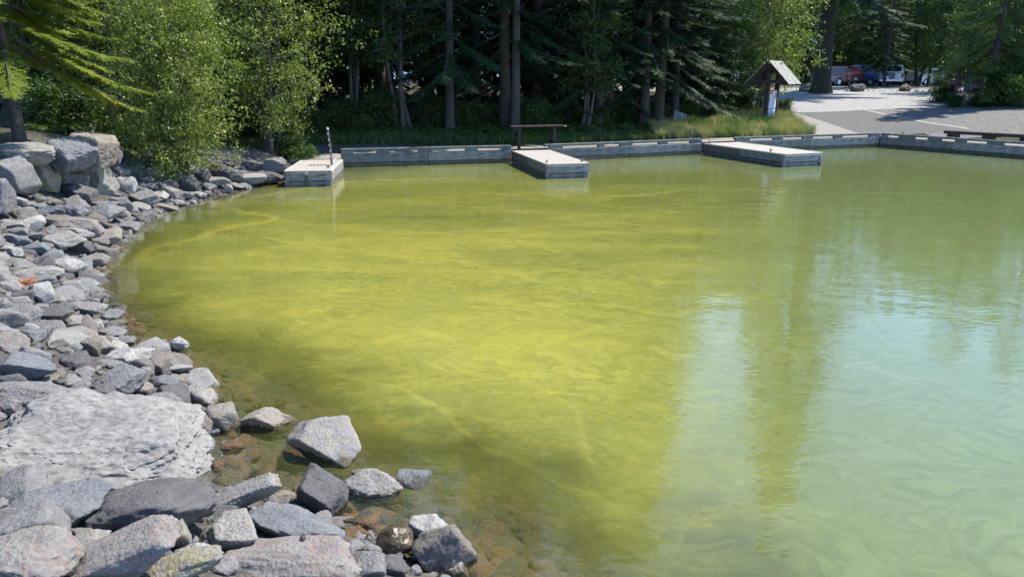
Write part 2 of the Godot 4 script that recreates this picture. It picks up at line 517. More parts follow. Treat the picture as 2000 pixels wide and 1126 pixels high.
func rock(label: String, at: Vector3, half: Vector3, rot: Vector3, tint_: String, kind: String, seed_: int, group := "", called := "rock") -> MeshInstance3D:
	var big := maxf(half.x, half.z)
	var stain: Array = {"k": [Color(1.12, 0.96, 0.91), 0.5], "y": [Color(1.2, 1.05, 0.68), 0.45], "t": [Color(1.08, 1.0, 0.9), 0.4], "w": [Color(0.62, 0.62, 0.64), 0.25], "p": [Color(1.08, 1.03, 0.93), 0.3], "n": [Color(1.25, 1.0, 0.8), 0.3], "g": [Color(1.3, 1.3, 1.3), 0.25], "b": [Color(1.25, 1.2, 1.15), 0.2], "d": [Color(1.5, 1.5, 1.5), 0.2]}.get(tint_, [Color(1, 1, 1), 0.0])
	if label.begins_with("orange-streaked"): stain = [Color(1.3, 0.74, 0.5), 0.3]
	if label.begins_with("pale greenish"): stain = [Color(0.92, 1.05, 0.85), 0.6]
	var o := put(called, rock_mesh(seed_, 6 if kind == "S" else 5 if big > 0.42 else 4 if big > 0.16 else 3, kind, half, stain[0], stain[1], Transform3D(Basis.from_euler(rot), at)), M.layered if kind == "S" else M["rock_" + tint_])
	o.position = at
	o.rotation = rot
	tag(o, label, "rock" if called == "rock" else "boulder", group)
	return o

# ------------------------------------------------------------------ plants
func spray_templates() -> void:
	# a flat conifer frond 0.6 m long, along x, in three variants
	var r := RandomNumberGenerator.new()
	r.seed = 5
	var all := []
	for q in 3:
		var b := MB.new()
		var len := 0.6
		b.tri(Vector3(0, 0.0, 0.012), Vector3(len, -0.02, 0), Vector3(0, 0.0, -0.012))
		for i in 10:
			var x := 0.03 + i * 0.055
			for s in [-1.0, 1.0]:
				var l := (0.26 - 0.19 * x / len) * r.randf_range(0.8, 1.15)
				var a := r.randf_range(0.75, 1.0)
				var tip := Vector3(x + cos(a) * l, r.randf_range(-0.06, 0.03), s * sin(a) * l)
				b.tri(Vector3(x - 0.018, 0, 0), tip, Vector3(x + 0.03, 0, 0))
		all.append(b.v)
	tpl.spray = all
	# a tuft of 13 folded leaves, about 0.4 m across, in four variants
	var tufts := []
	for q in 4:
		var b := MB.new()
		for i in 13:
			var c := Vector3(r.randfn(0, 0.11), r.randfn(0, 0.09), r.randfn(0, 0.11))
			var n := Vector3(r.randfn(0, 0.55), r.randf_range(0.2, 1.0), r.randfn(0, 0.55)).normalized()
			var x := n.cross(Vector3(r.randfn(0, 1), r.randfn(0, 0.4), r.randfn(0, 1))).normalized()
			var z := x.cross(n)
			var l := r.randf_range(0.75, 1.2) * 0.05
			var w := l * 0.52
			var fold := n * w * 0.35
			b.tri(c - x * l, c + z * w + fold, c + x * l * 1.15)
			b.tri(c - x * l, c + x * l * 1.15, c - z * w + fold)
		tufts.append(b.v)
	tpl.leaf = tufts

func add_leafage(v: PackedVector3Array, c: PackedColorArray, t: PackedVector3Array, xf: Transform3D, col: Color) -> void:
	v.append_array(xf * t)
	var k := PackedColorArray()
	k.resize(t.size())
	k.fill(col)
	c.append_array(k)

func leaf_mesh(v: PackedVector3Array, c: PackedColorArray) -> ArrayMesh:
	var b := MB.new()
	b.v = v
	b.c = c
	return b.commit()

func make_plant(base: String, category: String, parts: Array) -> Node3D:
	# parts: [name, mesh, material]; kept out of the tree until it is copied
	var o := Node3D.new()
	o.set_meta("base_name", base)
	o.set_meta("category", category)
	for p in parts:
		var q := MeshInstance3D.new()
		q.name = p[0]
		q.mesh = p[1]
		q.material_override = p[2]
		o.add_child(q, true)
	return o

func conifer(base: String, seed_: int, ht: float, clear: float, rad: float, girth: float, n_branch: int, cols: Array, bark: Material, spray := 1.0, step := 0.17, droop := 0.0) -> Node3D:
	var r := RandomNumberGenerator.new()
	r.seed = seed_
	var wood := MB.new()
	var pts := []
	var rads := []
	var lean := Vector3(r.randf_range(-0.02, 0.02), 0, r.randf_range(-0.02, 0.02))
	for i in 15:
		var t := i / 14.0
		var y := ht * pow(t, 1.25)
		pts.append(Vector3(0, y - 0.15, 0) + lean * y)
		rads.append(girth * (1.0 - 0.97 * y / ht) * (1.0 + 0.5 * exp(-y * 1.6)))
	wood.tube(pts, rads, 12)
	var v := PackedVector3Array()
	var c := PackedColorArray()
	# bare dead twigs below the crown
	for i in 12:
		var y := r.randf_range(clear * 0.4, clear * 1.1)
		var a := r.randf() * TAU
		var d := Vector3(cos(a), r.randf_range(-0.3, 0.15), sin(a))
		var l := r.randf_range(0.3, 1.1)
		var s := lean * y + Vector3(0, y, 0)
		wood.tube([s, s + d * l * 0.5, s + d * l + Vector3(0, -0.12 * l, 0)], [0.02, 0.012, 0.003], 3)
	for i in n_branch:
		var t := float(i) / n_branch
		var y := lerpf(clear, ht * 0.985, pow(t, 0.92)) + r.randf_range(-0.15, 0.15)
		var up := (y - clear) / (ht - clear)
		var l := rad * pow(maxf(1.0 - up, 0.0), 0.8) * r.randf_range(0.6, 1.12) + 0.3
		var a := i * 2.39996 + r.randf_range(-0.5, 0.5)
		var out := Vector3(cos(a), 0, sin(a))
		var side := Vector3(-sin(a), 0, cos(a))
		var pitch := lerpf(-0.38, 0.4, up) + r.randf_range(-0.15, 0.15) - droop
		var at := func(s: float) -> Vector3:
			return lean * y + Vector3(0, y + l * (sin(pitch) * s - 0.16 * s * s + 0.14 * s * s * s * s), 0) + out * l * s * cos(pitch)
		wood.tube([at.call(0.0), at.call(0.5), at.call(1.0)], [0.012 + 0.012 * l, 0.008 + 0.005 * l, 0.003], 3)
		var tone: float = r.randf()
		var count := maxi(3, int(l / step))
		for k in count:
			var s := lerpf(0.18, 1.0, (k + r.randf()) / count)
			var p: Vector3 = at.call(s)
			var fwd: Vector3 = (at.call(minf(s + 0.08, 1.08)) - at.call(s - 0.08)).normalized()
			for w in ([-1.0, 1.0] if k < count - 1 else [-0.4, 0.0, 0.4]):
				var ang: float = w * lerpf(1.05, 0.5, s) + r.randf_range(-0.2, 0.2)
				var x: Vector3 = (fwd * cos(ang) + side * sin(ang) + Vector3(0, r.randf_range(-0.32, 0.04), 0)).normalized()
				var z := x.cross(Vector3(r.randf_range(-0.3, 0.3), 1, r.randf_range(-0.3, 0.3))).normalized()
				var sc: float = spray * r.randf_range(0.75, 1.2) * (0.65 + 0.6 * sin(PI * clampf(s, 0.1, 0.9)))
				sc *= lerpf(1.0, 0.6, up)
				var xf := Transform3D(Basis(x * sc, z.cross(x) * sc, z * sc), p)
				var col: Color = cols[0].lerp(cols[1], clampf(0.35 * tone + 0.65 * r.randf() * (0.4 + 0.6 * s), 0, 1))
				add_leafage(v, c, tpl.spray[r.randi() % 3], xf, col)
	return make_plant(base, "tree", [["trunk", wood.smooth_commit(), bark], ["crown", leaf_mesh(v, c), M.needle]])

func broadleaf(base: String, category: String, seed_: int, ht: float, width: float, stems: int, girth: float, clear: float, n_side: int, n_tuft: int, leaf: float, cols: Array, bark: Material, spread := 0.35) -> Node3D:
	var r := RandomNumberGenerator.new()
	r.seed = seed_
	var wood := MB.new()
	var v := PackedVector3Array()
	var c := PackedColorArray()
	for s in stems:
		var a := s * 2.39996 + r.randf_range(-0.4, 0.4)
		var k := 0.0 if stems == 1 else r.randf_range(0.4, 1.0)
		var foot := Vector3(cos(a), 0, sin(a)) * (0.0 if stems == 1 else r.randf_range(0.05, 0.12) * width * 0.6)
		var h := ht * r.randf_range(0.78, 1.0)
		var tip := foot + Vector3(cos(a) * width * spread * k, h, sin(a) * width * spread * k)
		var pts := []
		var rads := []
		var wob := Vector3(r.randf_range(-1, 1), 0, r.randf_range(-1, 1)) * 0.035 * h
		for i in 11:
			var t := i / 10.0
			var q := foot.lerp(tip, t)
			q.x = lerpf(foot.x, tip.x, t * t * 0.6 + t * 0.4)
			q.z = lerpf(foot.z, tip.z, t * t * 0.6 + t * 0.4)
			pts.append(q + wob * sin(t * PI * 1.7) + Vector3(r.randf_range(-1, 1), 0, r.randf_range(-1, 1)) * 0.008 * h + Vector3(0, -0.1, 0))
			rads.append(lerpf(girth, girth * 0.12, t) * (1.0 + 0.35 * exp(-t * 14.0)))
		wood.tube(pts, rads, 8)
		for j in n_side:
			var t := lerpf(clear, 0.99, (j + r.randf()) / n_side)
			var i := mini(int(t * 10.0), 9)
			var from: Vector3 = pts[i].lerp(pts[i + 1], t * 10.0 - i)
			var az := j * 2.39996 + r.randf_range(-0.5, 0.5)
			var prof := sin(PI * clampf(0.22 + 0.75 * (t - clear) / (1.0 - clear), 0, 1))
			var l := width * 0.44 * (0.25 + 0.8 * prof) * r.randf_range(0.55, 1.15)
			var d := Vector3(cos(az), r.randf_range(-0.05, 0.75), sin(az)).normalized()
			var mid: Vector3 = from + d * l * 0.55 + Vector3(0, 0.06 * l, 0)
			var to: Vector3 = from + d * l + Vector3(0, -0.12 * l, 0)
			var g: float = rads[i] * 0.35
			wood.tube([from, mid, to], [g, g * 0.6, 0.004], 3)
			var tone := r.randf()
			if r.randf() < 0.12: continue
			for m in n_tuft:
				var u := lerpf(0.3, 1.06, (m + r.randf()) / n_tuft)
				var p: Vector3 = from.lerp(mid, u / 0.55) if u < 0.55 else mid.lerp(to, (u - 0.55) / 0.45)
				p += Vector3(r.randfn(0, 1), r.randfn(0, 0.8), r.randfn(0, 1)) * (0.06 + 0.14 * l)
				var rb := Basis.from_euler(Vector3(r.randf_range(-0.5, 0.5), r.randf() * TAU, r.randf_range(-0.5, 0.5)))
				var sc := leaf / 0.1 * r.randf_range(0.62, 1.45)
				var col: Color = cols[0].lerp(cols[1], clampf(0.5 * tone + 0.5 * r.randf(), 0, 1))
				add_leafage(v, c, tpl.leaf[r.randi() % 4], Transform3D(rb.scaled(Vector3.ONE * sc), p), col)
	return make_plant(base, category, [["trunk" if category == "tree" else "stem", wood.smooth_commit(), bark], ["crown" if category == "tree" else "foliage", leaf_mesh(v, c), M.leaf]])

func fern_clump(seed_: int) -> Node3D:
	var r := RandomNumberGenerator.new()
	r.seed = seed_
	var v := PackedVector3Array()
	var c := PackedColorArray()
	for i in 16:
		var a := r.randf() * TAU
		var out := Vector3(cos(a), 0, sin(a))
		for k in 3:
			var p := out * (0.05 + 0.2 * k) + Vector3(0, 0.1 + 0.28 * k - 0.07 * k * k, 0)
			var x := (out + Vector3(0, 0.9 - 0.65 * k, 0)).normalized()
			var z := x.cross(Vector3(r.randf_range(-0.4, 0.4), 1, r.randf_range(-0.4, 0.4))).normalized()
			add_leafage(v, c, tpl.spray[r.randi() % 3], Transform3D(Basis(x, z.cross(x), z).scaled(Vector3.ONE * r.randf_range(0.6, 0.9)), p), Color(0.05, 0.085, 0.02).lerp(Color(0.08, 0.12, 0.03), r.randf()))
	return make_plant("fern", "fern", [["frond", leaf_mesh(v, c), M.needle]])

func tuft_mesh(seed_: int, ht: float, wid: float, n: int) -> ArrayMesh:
	var r := RandomNumberGenerator.new()
	r.seed = seed_
	var b := MB.new()
	for i in n:
		var a := r.randf() * TAU
		var o := Vector3(cos(a), 0, sin(a)) * r.randf() * wid * 0.4
		var lean := Vector3(r.randfn(0, 1), 0, r.randfn(0, 1)) * wid * 0.45
		var h := ht * r.randf_range(0.55, 1.0)
		var s := Vector3(-sin(a), 0, cos(a)) * 0.007
		var m := o + lean * 0.35 + Vector3(0, h * 0.6, 0)
		var t := o + lean + Vector3(0, h, 0)
		b.tri(o - s, m - s * 0.8, o + s)
		b.tri(o + s, m - s * 0.8, m + s * 0.8)
		b.tri(m - s * 0.8, t, m + s * 0.8)
	return b.commit()

func scatter(called: String, label: String, mesh: Mesh, material: Material, places: Array, cols: Array) -> void:
	var mm := MultiMesh.new()
	mm.transform_format = MultiMesh.TRANSFORM_3D
	mm.use_colors = not cols.is_empty()
	mm.mesh = mesh
	mm.instance_count = places.size()
	for i in places.size():
		mm.set_instance_transform(i, places[i])
		if cols.size(): mm.set_instance_color(i, cols[i])
	var o := MultiMeshInstance3D.new()
	o.multimesh = mm
	o.material_override = material
	o.name = numbered(called)
	add_child(o)
	o.set_meta("kind", "stuff")
	o.set_meta("label", label)

# ------------------------------------------------------------------ docks and walls
func plank(called: String, size: Vector3, m: Material, parent: Node, xf: Transform3D, bev := 0.012) -> MeshInstance3D:
	return put(called, box_mesh(size, bev), m, parent, xf)

func timber_wall(a: Vector2, b: Vector2, label: String, gaps: Array, rail_from := 0.0, rail_to := 1.0) -> void:
	# planked face on the water side with a rail on spacer blocks along its top; local x runs from a to b, local z to the water
	var d := b - a
	var l := d.length()
	var root := thing("timber_wall", label, "retaining wall", Vector3(a.x, 0, a.y), -atan2(d.y, d.x))
	var s := l / maxf(1.0, round(l / 3.4))
	var k := 0
	var x := 0.0
	var r := RandomNumberGenerator.new()
	r.seed = int(l * 100)
	while x < l - 0.1:
		var w := minf(s, l - x)
		plank("plank", Vector3(w - 0.008, 0.31, 0.09), [M.wood, M.wood_pale][k % 2], root, Transform3D(Basis.from_euler(Vector3(r.randf_range(-0.012, 0.012), 0, 0)), Vector3(x + w / 2, 0.277, -0.045)), 0.014)
		plank("lower_plank", Vector3(w - 0.008, 0.34, 0.085), M.wood_wet, root, Transform3D(Basis.IDENTITY, Vector3(x + w / 2, -0.06, -0.055)), 0.014)
		plank("plank", Vector3(w - 0.008, 0.12, 0.20), M.wood, root, Transform3D(Basis.IDENTITY, Vector3(x + w / 2, 0.373, -0.195)), 0.012)
		for e in [0.28, w - 0.28]:
			for yy in [0.36, 0.17, 0.06]:
				plank("bolt", Vector3(0.036, 0.036, 0.016), M.bolt, root, Transform3D(Basis.from_euler(Vector3(0, 0, 0.4)), Vector3(x + e, yy, 0.004)), 0.006)
		x += w
		k += 1
	plank("backing", Vector3(l, 1.3, 0.1), M.wood_dark, root, Transform3D(Basis.IDENTITY, Vector3(l / 2, -0.32, -0.16)))
	var x0 := l * rail_from
	var x1 := l * rail_to
	var n := int(maxf(1, round((x1 - x0) / 3.6)))
	for i in n:
		var w := (x1 - x0) / n
		plank("rail", Vector3(w - 0.01, 0.095, 0.15), M.wood, root, Transform3D(Basis.from_euler(Vector3(0, 0, r.randf_range(-0.002, 0.002))), Vector3(x0 + w * (i + 0.5), 0.572, -0.10)), 0.014)
	for g in gaps:
		# g: from, to along the wall, where a spacer block carries the rail
		plank("spacer_block", Vector3((g[1] - g[0]) * l, 0.088, 0.14), M.wood_pale if int(g[0] * 100) % 3 == 0 else M.wood, root, Transform3D(Basis.IDENTITY, Vector3((g[0] + g[1]) / 2 * l, 0.479, -0.10)), 0.008)

func finger_dock(base_l: Vector2, tip_l: Vector2, width: float, label: String) -> Node3D:
	# local z points to the tip, local x to the right seen from the shore end towards the tip reversed: origin at the left base corner
	var d := tip_l - base_l
	var l := d.length()
	var root := thing("finger_dock", label, "dock", Vector3(base_l.x, 0, base_l.y), atan2(d.x, d.y))
	plank("deck", Vector3(width - 0.06, 0.05, l - 0.04), M.deck, root, Transform3D(Basis.IDENTITY, Vector3(width / 2, 0.412, l / 2)), 0.014)
	for e in [0.035, width - 0.035]:
		plank("deck_edge", Vector3(0.065, 0.056, l - 0.005), M.deck_edge, root, Transform3D(Basis.IDENTITY, Vector3(e, 0.414, l / 2)), 0.018)
	plank("deck_edge", Vector3(width - 0.14, 0.056, 0.07), M.deck_edge, root, Transform3D(Basis.IDENTITY, Vector3(width / 2, 0.4135, l - 0.036)), 0.018)
	plank("core", Vector3(width - 0.2, 0.72, l - 0.2), M.wood_dark, root, Transform3D(Basis.IDENTITY, Vector3(width / 2, 0.02, l / 2)))
	var turn := Basis.from_euler(Vector3(0, PI / 2, 0))
	for s in [0, 1]:
		var x: float = 0.04 if s == 0 else width - 0.04
		var n := int(maxf(1, round(l / 2.6)))
		for i in n:
			var w := l / n
			plank("plank", Vector3(w - 0.006, 0.245, 0.08), [M.wood_dark, M.wood][(i + s) % 2] if s == 0 else M.wood_pale, root, Transform3D(turn, Vector3(x, 0.256, w * (i + 0.5))), 0.012)
			plank("lower_plank", Vector3(w - 0.006, 0.30, 0.08), M.wood_dark, root, Transform3D(turn, Vector3(x + (0.012 if s == 0 else -0.012), -0.033, w * (i + 0.5))), 0.012)
	plank("end_plank", Vector3(width - 0.10, 0.245, 0.08), M.wood_pale, root, Transform3D(Basis.IDENTITY, Vector3(width / 2, 0.256, l - 0.02)), 0.02)
	plank("lower_plank", Vector3(width - 0.10, 0.30, 0.08), M.wood, root, Transform3D(Basis.IDENTITY, Vector3(width / 2, -0.033, l - 0.03)), 0.02)
	for e in [0.02, width - 0.02]:
		var b := MB.new()
		b.tube([Vector3(0, -0.18, 0), Vector3(0, 0.43, 0)], [0.055, 0.055], 10, true)
		put("corner_post", b.smooth_commit(), M.wood_pale, root, Transform3D(Basis.IDENTITY, Vector3(clampf(e, 0.055, width - 0.055), 0, l - 0.045)))
	for e in [0.2, width - 0.22]:
		for yy in [0.33, 0.19, 0.05]:
			plank("bolt", Vector3(0.04, 0.04, 0.016), M.bolt, root, Transform3D(Basis.from_euler(Vector3(0, 0, 0.5)), Vector3(e, yy, l + 0.024)), 0.006)
	return root

func cleat(parent: Node, at: Vector3, turn: float) -> void:
	var b := MB.new()
	b.box(Vector3(0.07, 0.06, 0.04), Transform3D(Basis.IDENTITY, Vector3(0, 0.03, 0)))
	b.tube([Vector3(-0.11, 0.085, 0), Vector3(-0.05, 0.065, 0), Vector3(0.05, 0.065, 0), Vector3(0.11, 0.085, 0)], [0.012, 0.02, 0.02, 0.012], 7, true)
	put("cleat", b.smooth_commit(), M.bolt, parent, Transform3D(Basis.from_euler(Vector3(0, turn, 0)), at))

# ------------------------------------------------------------------ kiosk
func print_texture(kind: int) -> ImageTexture:
	# flat print of a poster: a heading band and lines of small type
	var im := Image.create(64, 96, false, Image.FORMAT_RGB8)
	var r := RandomNumberGenerator.new()
	r.seed = kind + 40
	im.fill(Color(0.86, 0.87, 0.88))
	if kind == 0:
		im.fill_rect(Rect2i(3, 3, 58, 14), Color(0.75, 0.16, 0.12))
		im.fill_rect(Rect2i(20, 8, 24, 3), Color(0.95, 0.9, 0.88))
		im.fill_rect(Rect2i(8, 40, 22, 20), Color(0.62, 0.68, 0.74))
	elif kind == 1:
		im.fill_rect(Rect2i(34, 6, 26, 38), Color(0.5, 0.52, 0.54))
	else:
		im.fill_rect(Rect2i(4, 4, 56, 40), Color(0.62, 0.72, 0.80))
		im.fill_rect(Rect2i(10, 30, 30, 14), Color(0.4, 0.48, 0.54))
	for y in range(22 if kind != 2 else 50, 92, 5):
		im.fill_rect(Rect2i(6, y, r.randi_range(34, 52), 2), Color(0.4, 0.42, 0.45))
	return ImageTexture.create_from_image(im)

func poster(size: Vector2, kind: int, parent: Node, xf: Transform3D) -> void:
	var v := PackedVector3Array([Vector3(-size.x / 2, size.y / 2, 0.006), Vector3(size.x / 2, size.y / 2, 0.006), Vector3(size.x / 2, -size.y / 2, 0.006), Vector3(-size.x / 2, -size.y / 2, 0.006)])
	var m := indexed(v, PackedInt32Array([0, 1, 2, 0, 2, 3]), PackedColorArray(), PackedVector2Array([Vector2(0, 0), Vector2(1, 0), Vector2(1, 1), Vector2(0, 1)]))
	var pm := StandardMaterial3D.new()
	pm.albedo_texture = print_texture(kind)
	pm.roughness = 0.5
	var sheet_ := put("poster", box_mesh(Vector3(size.x, size.y, 0.008), 0.002), M.white_plate, parent, xf)
	put("print", m, pm, sheet_)

func kiosk(at: Vector3, turn: float) -> void:
	# local z along the ridge, the gable in view at z = 0, the other behind at z = -len
	var root := thing("information_kiosk", "brown timber information kiosk with mossy shingled gable roof and posters", "kiosk", at, turn)
	var dp := 1.62
	var eave := 2.12
	var top := 2.2
	for z in [0.0, -dp]:
		plank("post", Vector3(0.21, top + 0.6, 0.21), M.brown_wood, root, Transform3D(Basis.from_euler(Vector3(0, 0, 0)), Vector3(0, (top + 0.6) / 2 - 0.3, z)))
		plank("tie_beam", Vector3(1.72, 0.17, 0.12), M.brown_wood, root, Transform3D(Basis.IDENTITY, Vector3(0, eave, z + (0.115 if z == 0.0 else -0.115))))
		plank("king_post", Vector3(0.2, 0.78, 0.14), M.brown_wood, root, Transform3D(Basis.IDENTITY, Vector3(0, 2.58, z)))
		for s in [-1.0, 1.0]:
			var ang: float = -s * 0.80
			plank("rafter", Vector3(1.46, 0.17, 0.11), M.brown_wood, root, Transform3D(Basis.from_euler(Vector3(0, 0, ang)), Vector3(s * 0.51, 2.50, z + (0.12 if z == 0.0 else -0.12))))
			plank("strut", Vector3(0.09, 0.5, 0.09), M.brown_wood, root, Transform3D(Basis.IDENTITY, Vector3(s * 0.45, 2.36, z)))
	plank("ridge_beam", Vector3(0.12, 0.16, dp + 0.5), M.brown_wood, root, Transform3D(Basis.IDENTITY, Vector3(0, 2.86, -dp / 2)))
	# the roof deck with rows of shingles on each slope
	for s in [-1.0, 1.0]:
		var bas := Basis.from_euler(Vector3(0, 0, -s * 0.80))
		var deck := plank("roof", Vector3(1.50, 0.035, dp + 0.56), M.brown_wood, root, Transform3D(bas, Vector3(s * 0.50, 2.60, -dp / 2)), 0.006)
		plank("fascia", Vector3(0.05, 0.15, dp + 0.5), M.brown_wood, root, Transform3D(Basis.IDENTITY, Vector3(s * 1.0, 2.03, -dp / 2)))
		for row in 8:
			var zc := -(dp + 0.6) / 2
			var k := 0
			while zc < (dp + 0.6) / 2 - 0.05:
				var w := minf(R.randf_range(0.16, 0.30), (dp + 0.6) / 2 - zc)
				var xx: float = s * (0.74 - row * 0.188)
				var q := put("shingle", box_mesh(Vector3(0.27, 0.022, snappedf(w, 0.02) - 0.012), 0.004), [M.shingle_a, M.shingle_b, M.shingle_c][(k * 7 + row * 3) % 3], deck)
				q.position = Vector3(xx + R.randf_range(-0.015, 0.015), 0.037 + 0.008 * R.randf(), zc + w / 2)
				q.rotation = Vector3(R.randf_range(-0.02, 0.02), R.randf_range(-0.03, 0.03), s * -0.085)
				zc += w
				k += 1
	# moss along the ridge
	for i in 9:
		var q := put("moss", rock_mesh(700 + i % 3, 2, "r"), M.moss, root)
		q.position = Vector3(R.randf_range(-0.1, 0.12), 3.02, 0.24 - i * 0.22 + R.randf_range(-0.06, 0.06))
		q.scale = Vector3(R.randf_range(0.09, 0.16), 0.04, R.randf_range(0.09, 0.16))
		q.rotation = Vector3(0, 0, R.randf_range(-0.5, 0.5))
	# the notice board between the posts
	plank("board", Vector3(0.05, 1.35, dp - 0.25), M.brown_wood, root, Transform3D(Basis.IDENTITY, Vector3(0.02, 1.0, -dp / 2)))
	var face := Basis.from_euler(Vector3(0, PI / 2, 0))
	poster(Vector2(0.62, 0.85), 0, root, Transform3D(face, Vector3(0.052, 1.2, -0.47)))
	poster(Vector2(0.56, 0.85), 1, root, Transform3D(face, Vector3(0.052, 1.22, -1.13)))
	poster(Vector2(0.60, 0.62), 2, root, Transform3D(face, Vector3(0.052, 0.42, -0.46)))
	poster(Vector2(0.56, 0.62), 2, root, Transform3D(face, Vector3(0.052, 0.43, -1.12)))

# ------------------------------------------------------------------ vehicles (local z to the rear)
func loft(sections: Array) -> ArrayMesh:
	# sections: [z, half width at the foot, half width at the top, foot, top], joined along z and rounded at the shoulders
	var b := MB.new()
	var rings := []
	for s in sections:
		var w0: float = s[1]
		var w1: float = s[2]
		var y0: float = s[3]
		var y1: float = s[4]
		var e := minf(0.09, (y1 - y0) * 0.3)
		rings.append([Vector3(-w0 + e, y0, s[0]), Vector3(-w0, y0 + e, s[0]), Vector3(-w1, y1 - e, s[0]), Vector3(-w1 + e, y1, s[0]), Vector3(w1 - e, y1, s[0]), Vector3(w1, y1 - e, s[0]), Vector3(w0, y0 + e, s[0]), Vector3(w0 - e, y0, s[0])])
	var mid := Vector3.ZERO
	for q in rings: mid += (q[0] + q[4]) / 2.0 / rings.size()
	for i in rings.size() - 1:
		var m: Vector3 = Vector3(0, (rings[i][0].y + rings[i][4].y) / 2, (rings[i][0].z + rings[i + 1][0].z) / 2)
		for k in 8: b.quad_out(rings[i][k], rings[i][(k + 1) % 8], rings[i + 1][(k + 1) % 8], rings[i + 1][k], m)
	for q in [rings[0], rings[-1]]:
		for k in range(1, 7): b.tri_out(q[0], q[k], q[k + 1], mid)
	return b.smooth_commit(0.8)

func vehicle(kind: String, label: String, category: String, at: Vector3, turn: float, paint_: Color) -> void:
	var root := thing("pickup_truck" if kind == "pickup" else "parked_car", label, category, at, turn)
	var p := car_paint(paint_)
	var glass := mat(Color(0.015, 0.02, 0.025), 0.06)
	var chrome := mat(Color(0.6, 0.6, 0.6), 0.25)
	chrome.metallic = 0.9
	var red := mat(Color(0.45, 0.02, 0.02), 0.3)
	var hl := 2.75 if kind == "pickup" else 2.3
	var sill := 0.48 if kind == "pickup" else 0.36
	var belt := 1.12 if kind == "pickup" else 1.0
	put("body", loft([[-hl, 0.8, 0.72, sill, belt - 0.28], [-hl + 0.4, 0.94, 0.86, sill - 0.06, belt - 0.06], [-0.6, 0.97, 0.93, sill - 0.08, belt], [hl - 0.2, 0.97, 0.94, sill - 0.06, belt + 0.03], [hl, 0.92, 0.90, sill, belt + 0.02]]), p, root)
	var c0 := -1.1
	var c1 := 0.75 if kind == "pickup" else hl - 0.12
	var roof := 1.86 if kind == "pickup" else 1.72
	put("cabin", loft([[c0 - 0.35, 0.88, 0.80, belt - 0.08, belt + 0.05], [c0 + 0.4, 0.88, 0.72, belt - 0.08, roof - 0.04], [(c0 + c1) / 2, 0.88, 0.74, belt - 0.08, roof], [c1 - 0.3, 0.88, 0.73, belt - 0.08, roof - 0.03], [c1, 0.88, 0.80, belt - 0.08, belt + 0.25 if kind != "pickup" else belt + 0.1]]), p, root)
	var gh := roof - belt
	plank("rear_window", Vector3(1.30, gh * 0.62, 0.03), glass, root, Transform3D(Basis.from_euler(Vector3(-0.36, 0, 0)), Vector3(0, belt + gh * 0.52, c1 - 0.13)), 0.01)
	plank("windscreen", Vector3(1.35, gh * 0.95, 0.03), glass, root, Transform3D(Basis.from_euler(Vector3(0.82, 0, 0)), Vector3(0, belt + gh * 0.42, c0 + 0.03)), 0.01)
	for s in [-1.0, 1.0]:
		var span := (c1 - c0 - 0.6) / 2
		for k in 2:
			plank("side_window", Vector3(0.03, gh * 0.58, span - 0.1), glass, root, Transform3D(Basis.from_euler(Vector3(0, 0, s * 0.2)), Vector3(s * 0.815, belt + gh * 0.45, c0 + 0.35 + span * (k + 0.5))), 0.01)
		for z in [-hl + 0.85, hl - 0.85]:
			var w := MB.new()
			w.tube([Vector3(-0.12, 0, 0), Vector3(0.12, 0, 0)], [0.36, 0.36], 18, true)
			var rim := MB.new()
			rim.tube([Vector3(-0.125, 0, 0), Vector3(0.125, 0, 0)], [0.2, 0.2], 14, true)
			var t := put("wheel", w.smooth_commit(), M.tyre, root, Transform3D(Basis.IDENTITY, Vector3(s * 0.86, 0.36, z)))
			put("rim", rim.smooth_commit(), chrome, t)
		plank("taillight", Vector3(0.16, 0.34, 0.05), red, root, Transform3D(Basis.IDENTITY, Vector3(s * 0.84, belt - 0.2, hl + 0.005)), 0.015)
		plank("headlight", Vector3(0.3, 0.14, 0.05), M.white_plate, root, Transform3D(Basis.IDENTITY, Vector3(s * 0.6, belt - 0.38, -hl - 0.004)), 0.015)
	plank("rear_bumper", Vector3(1.84, 0.2, 0.16), chrome if kind == "pickup" else M.tyre, root, Transform3D(Basis.IDENTITY, Vector3(0, sill + 0.02, hl + 0.06)), 0.04)
	plank("license_plate", Vector3(0.32, 0.16, 0.02), M.white_plate, root, Transform3D(Basis.IDENTITY, Vector3(0, sill + 0.25, hl + 0.02)), 0.004)
	if kind == "pickup":
		plank("bed_liner", Vector3(1.62, 0.06, 1.75), M.black, root, Transform3D(Basis.IDENTITY, Vector3(0, belt + 0.02, hl - 1.05)), 0.01)
		plank("tailgate_handle", Vector3(0.3, 0.07, 0.03), M.black, root, Transform3D(Basis.IDENTITY, Vector3(0, belt - 0.14, hl + 0.012)), 0.01)

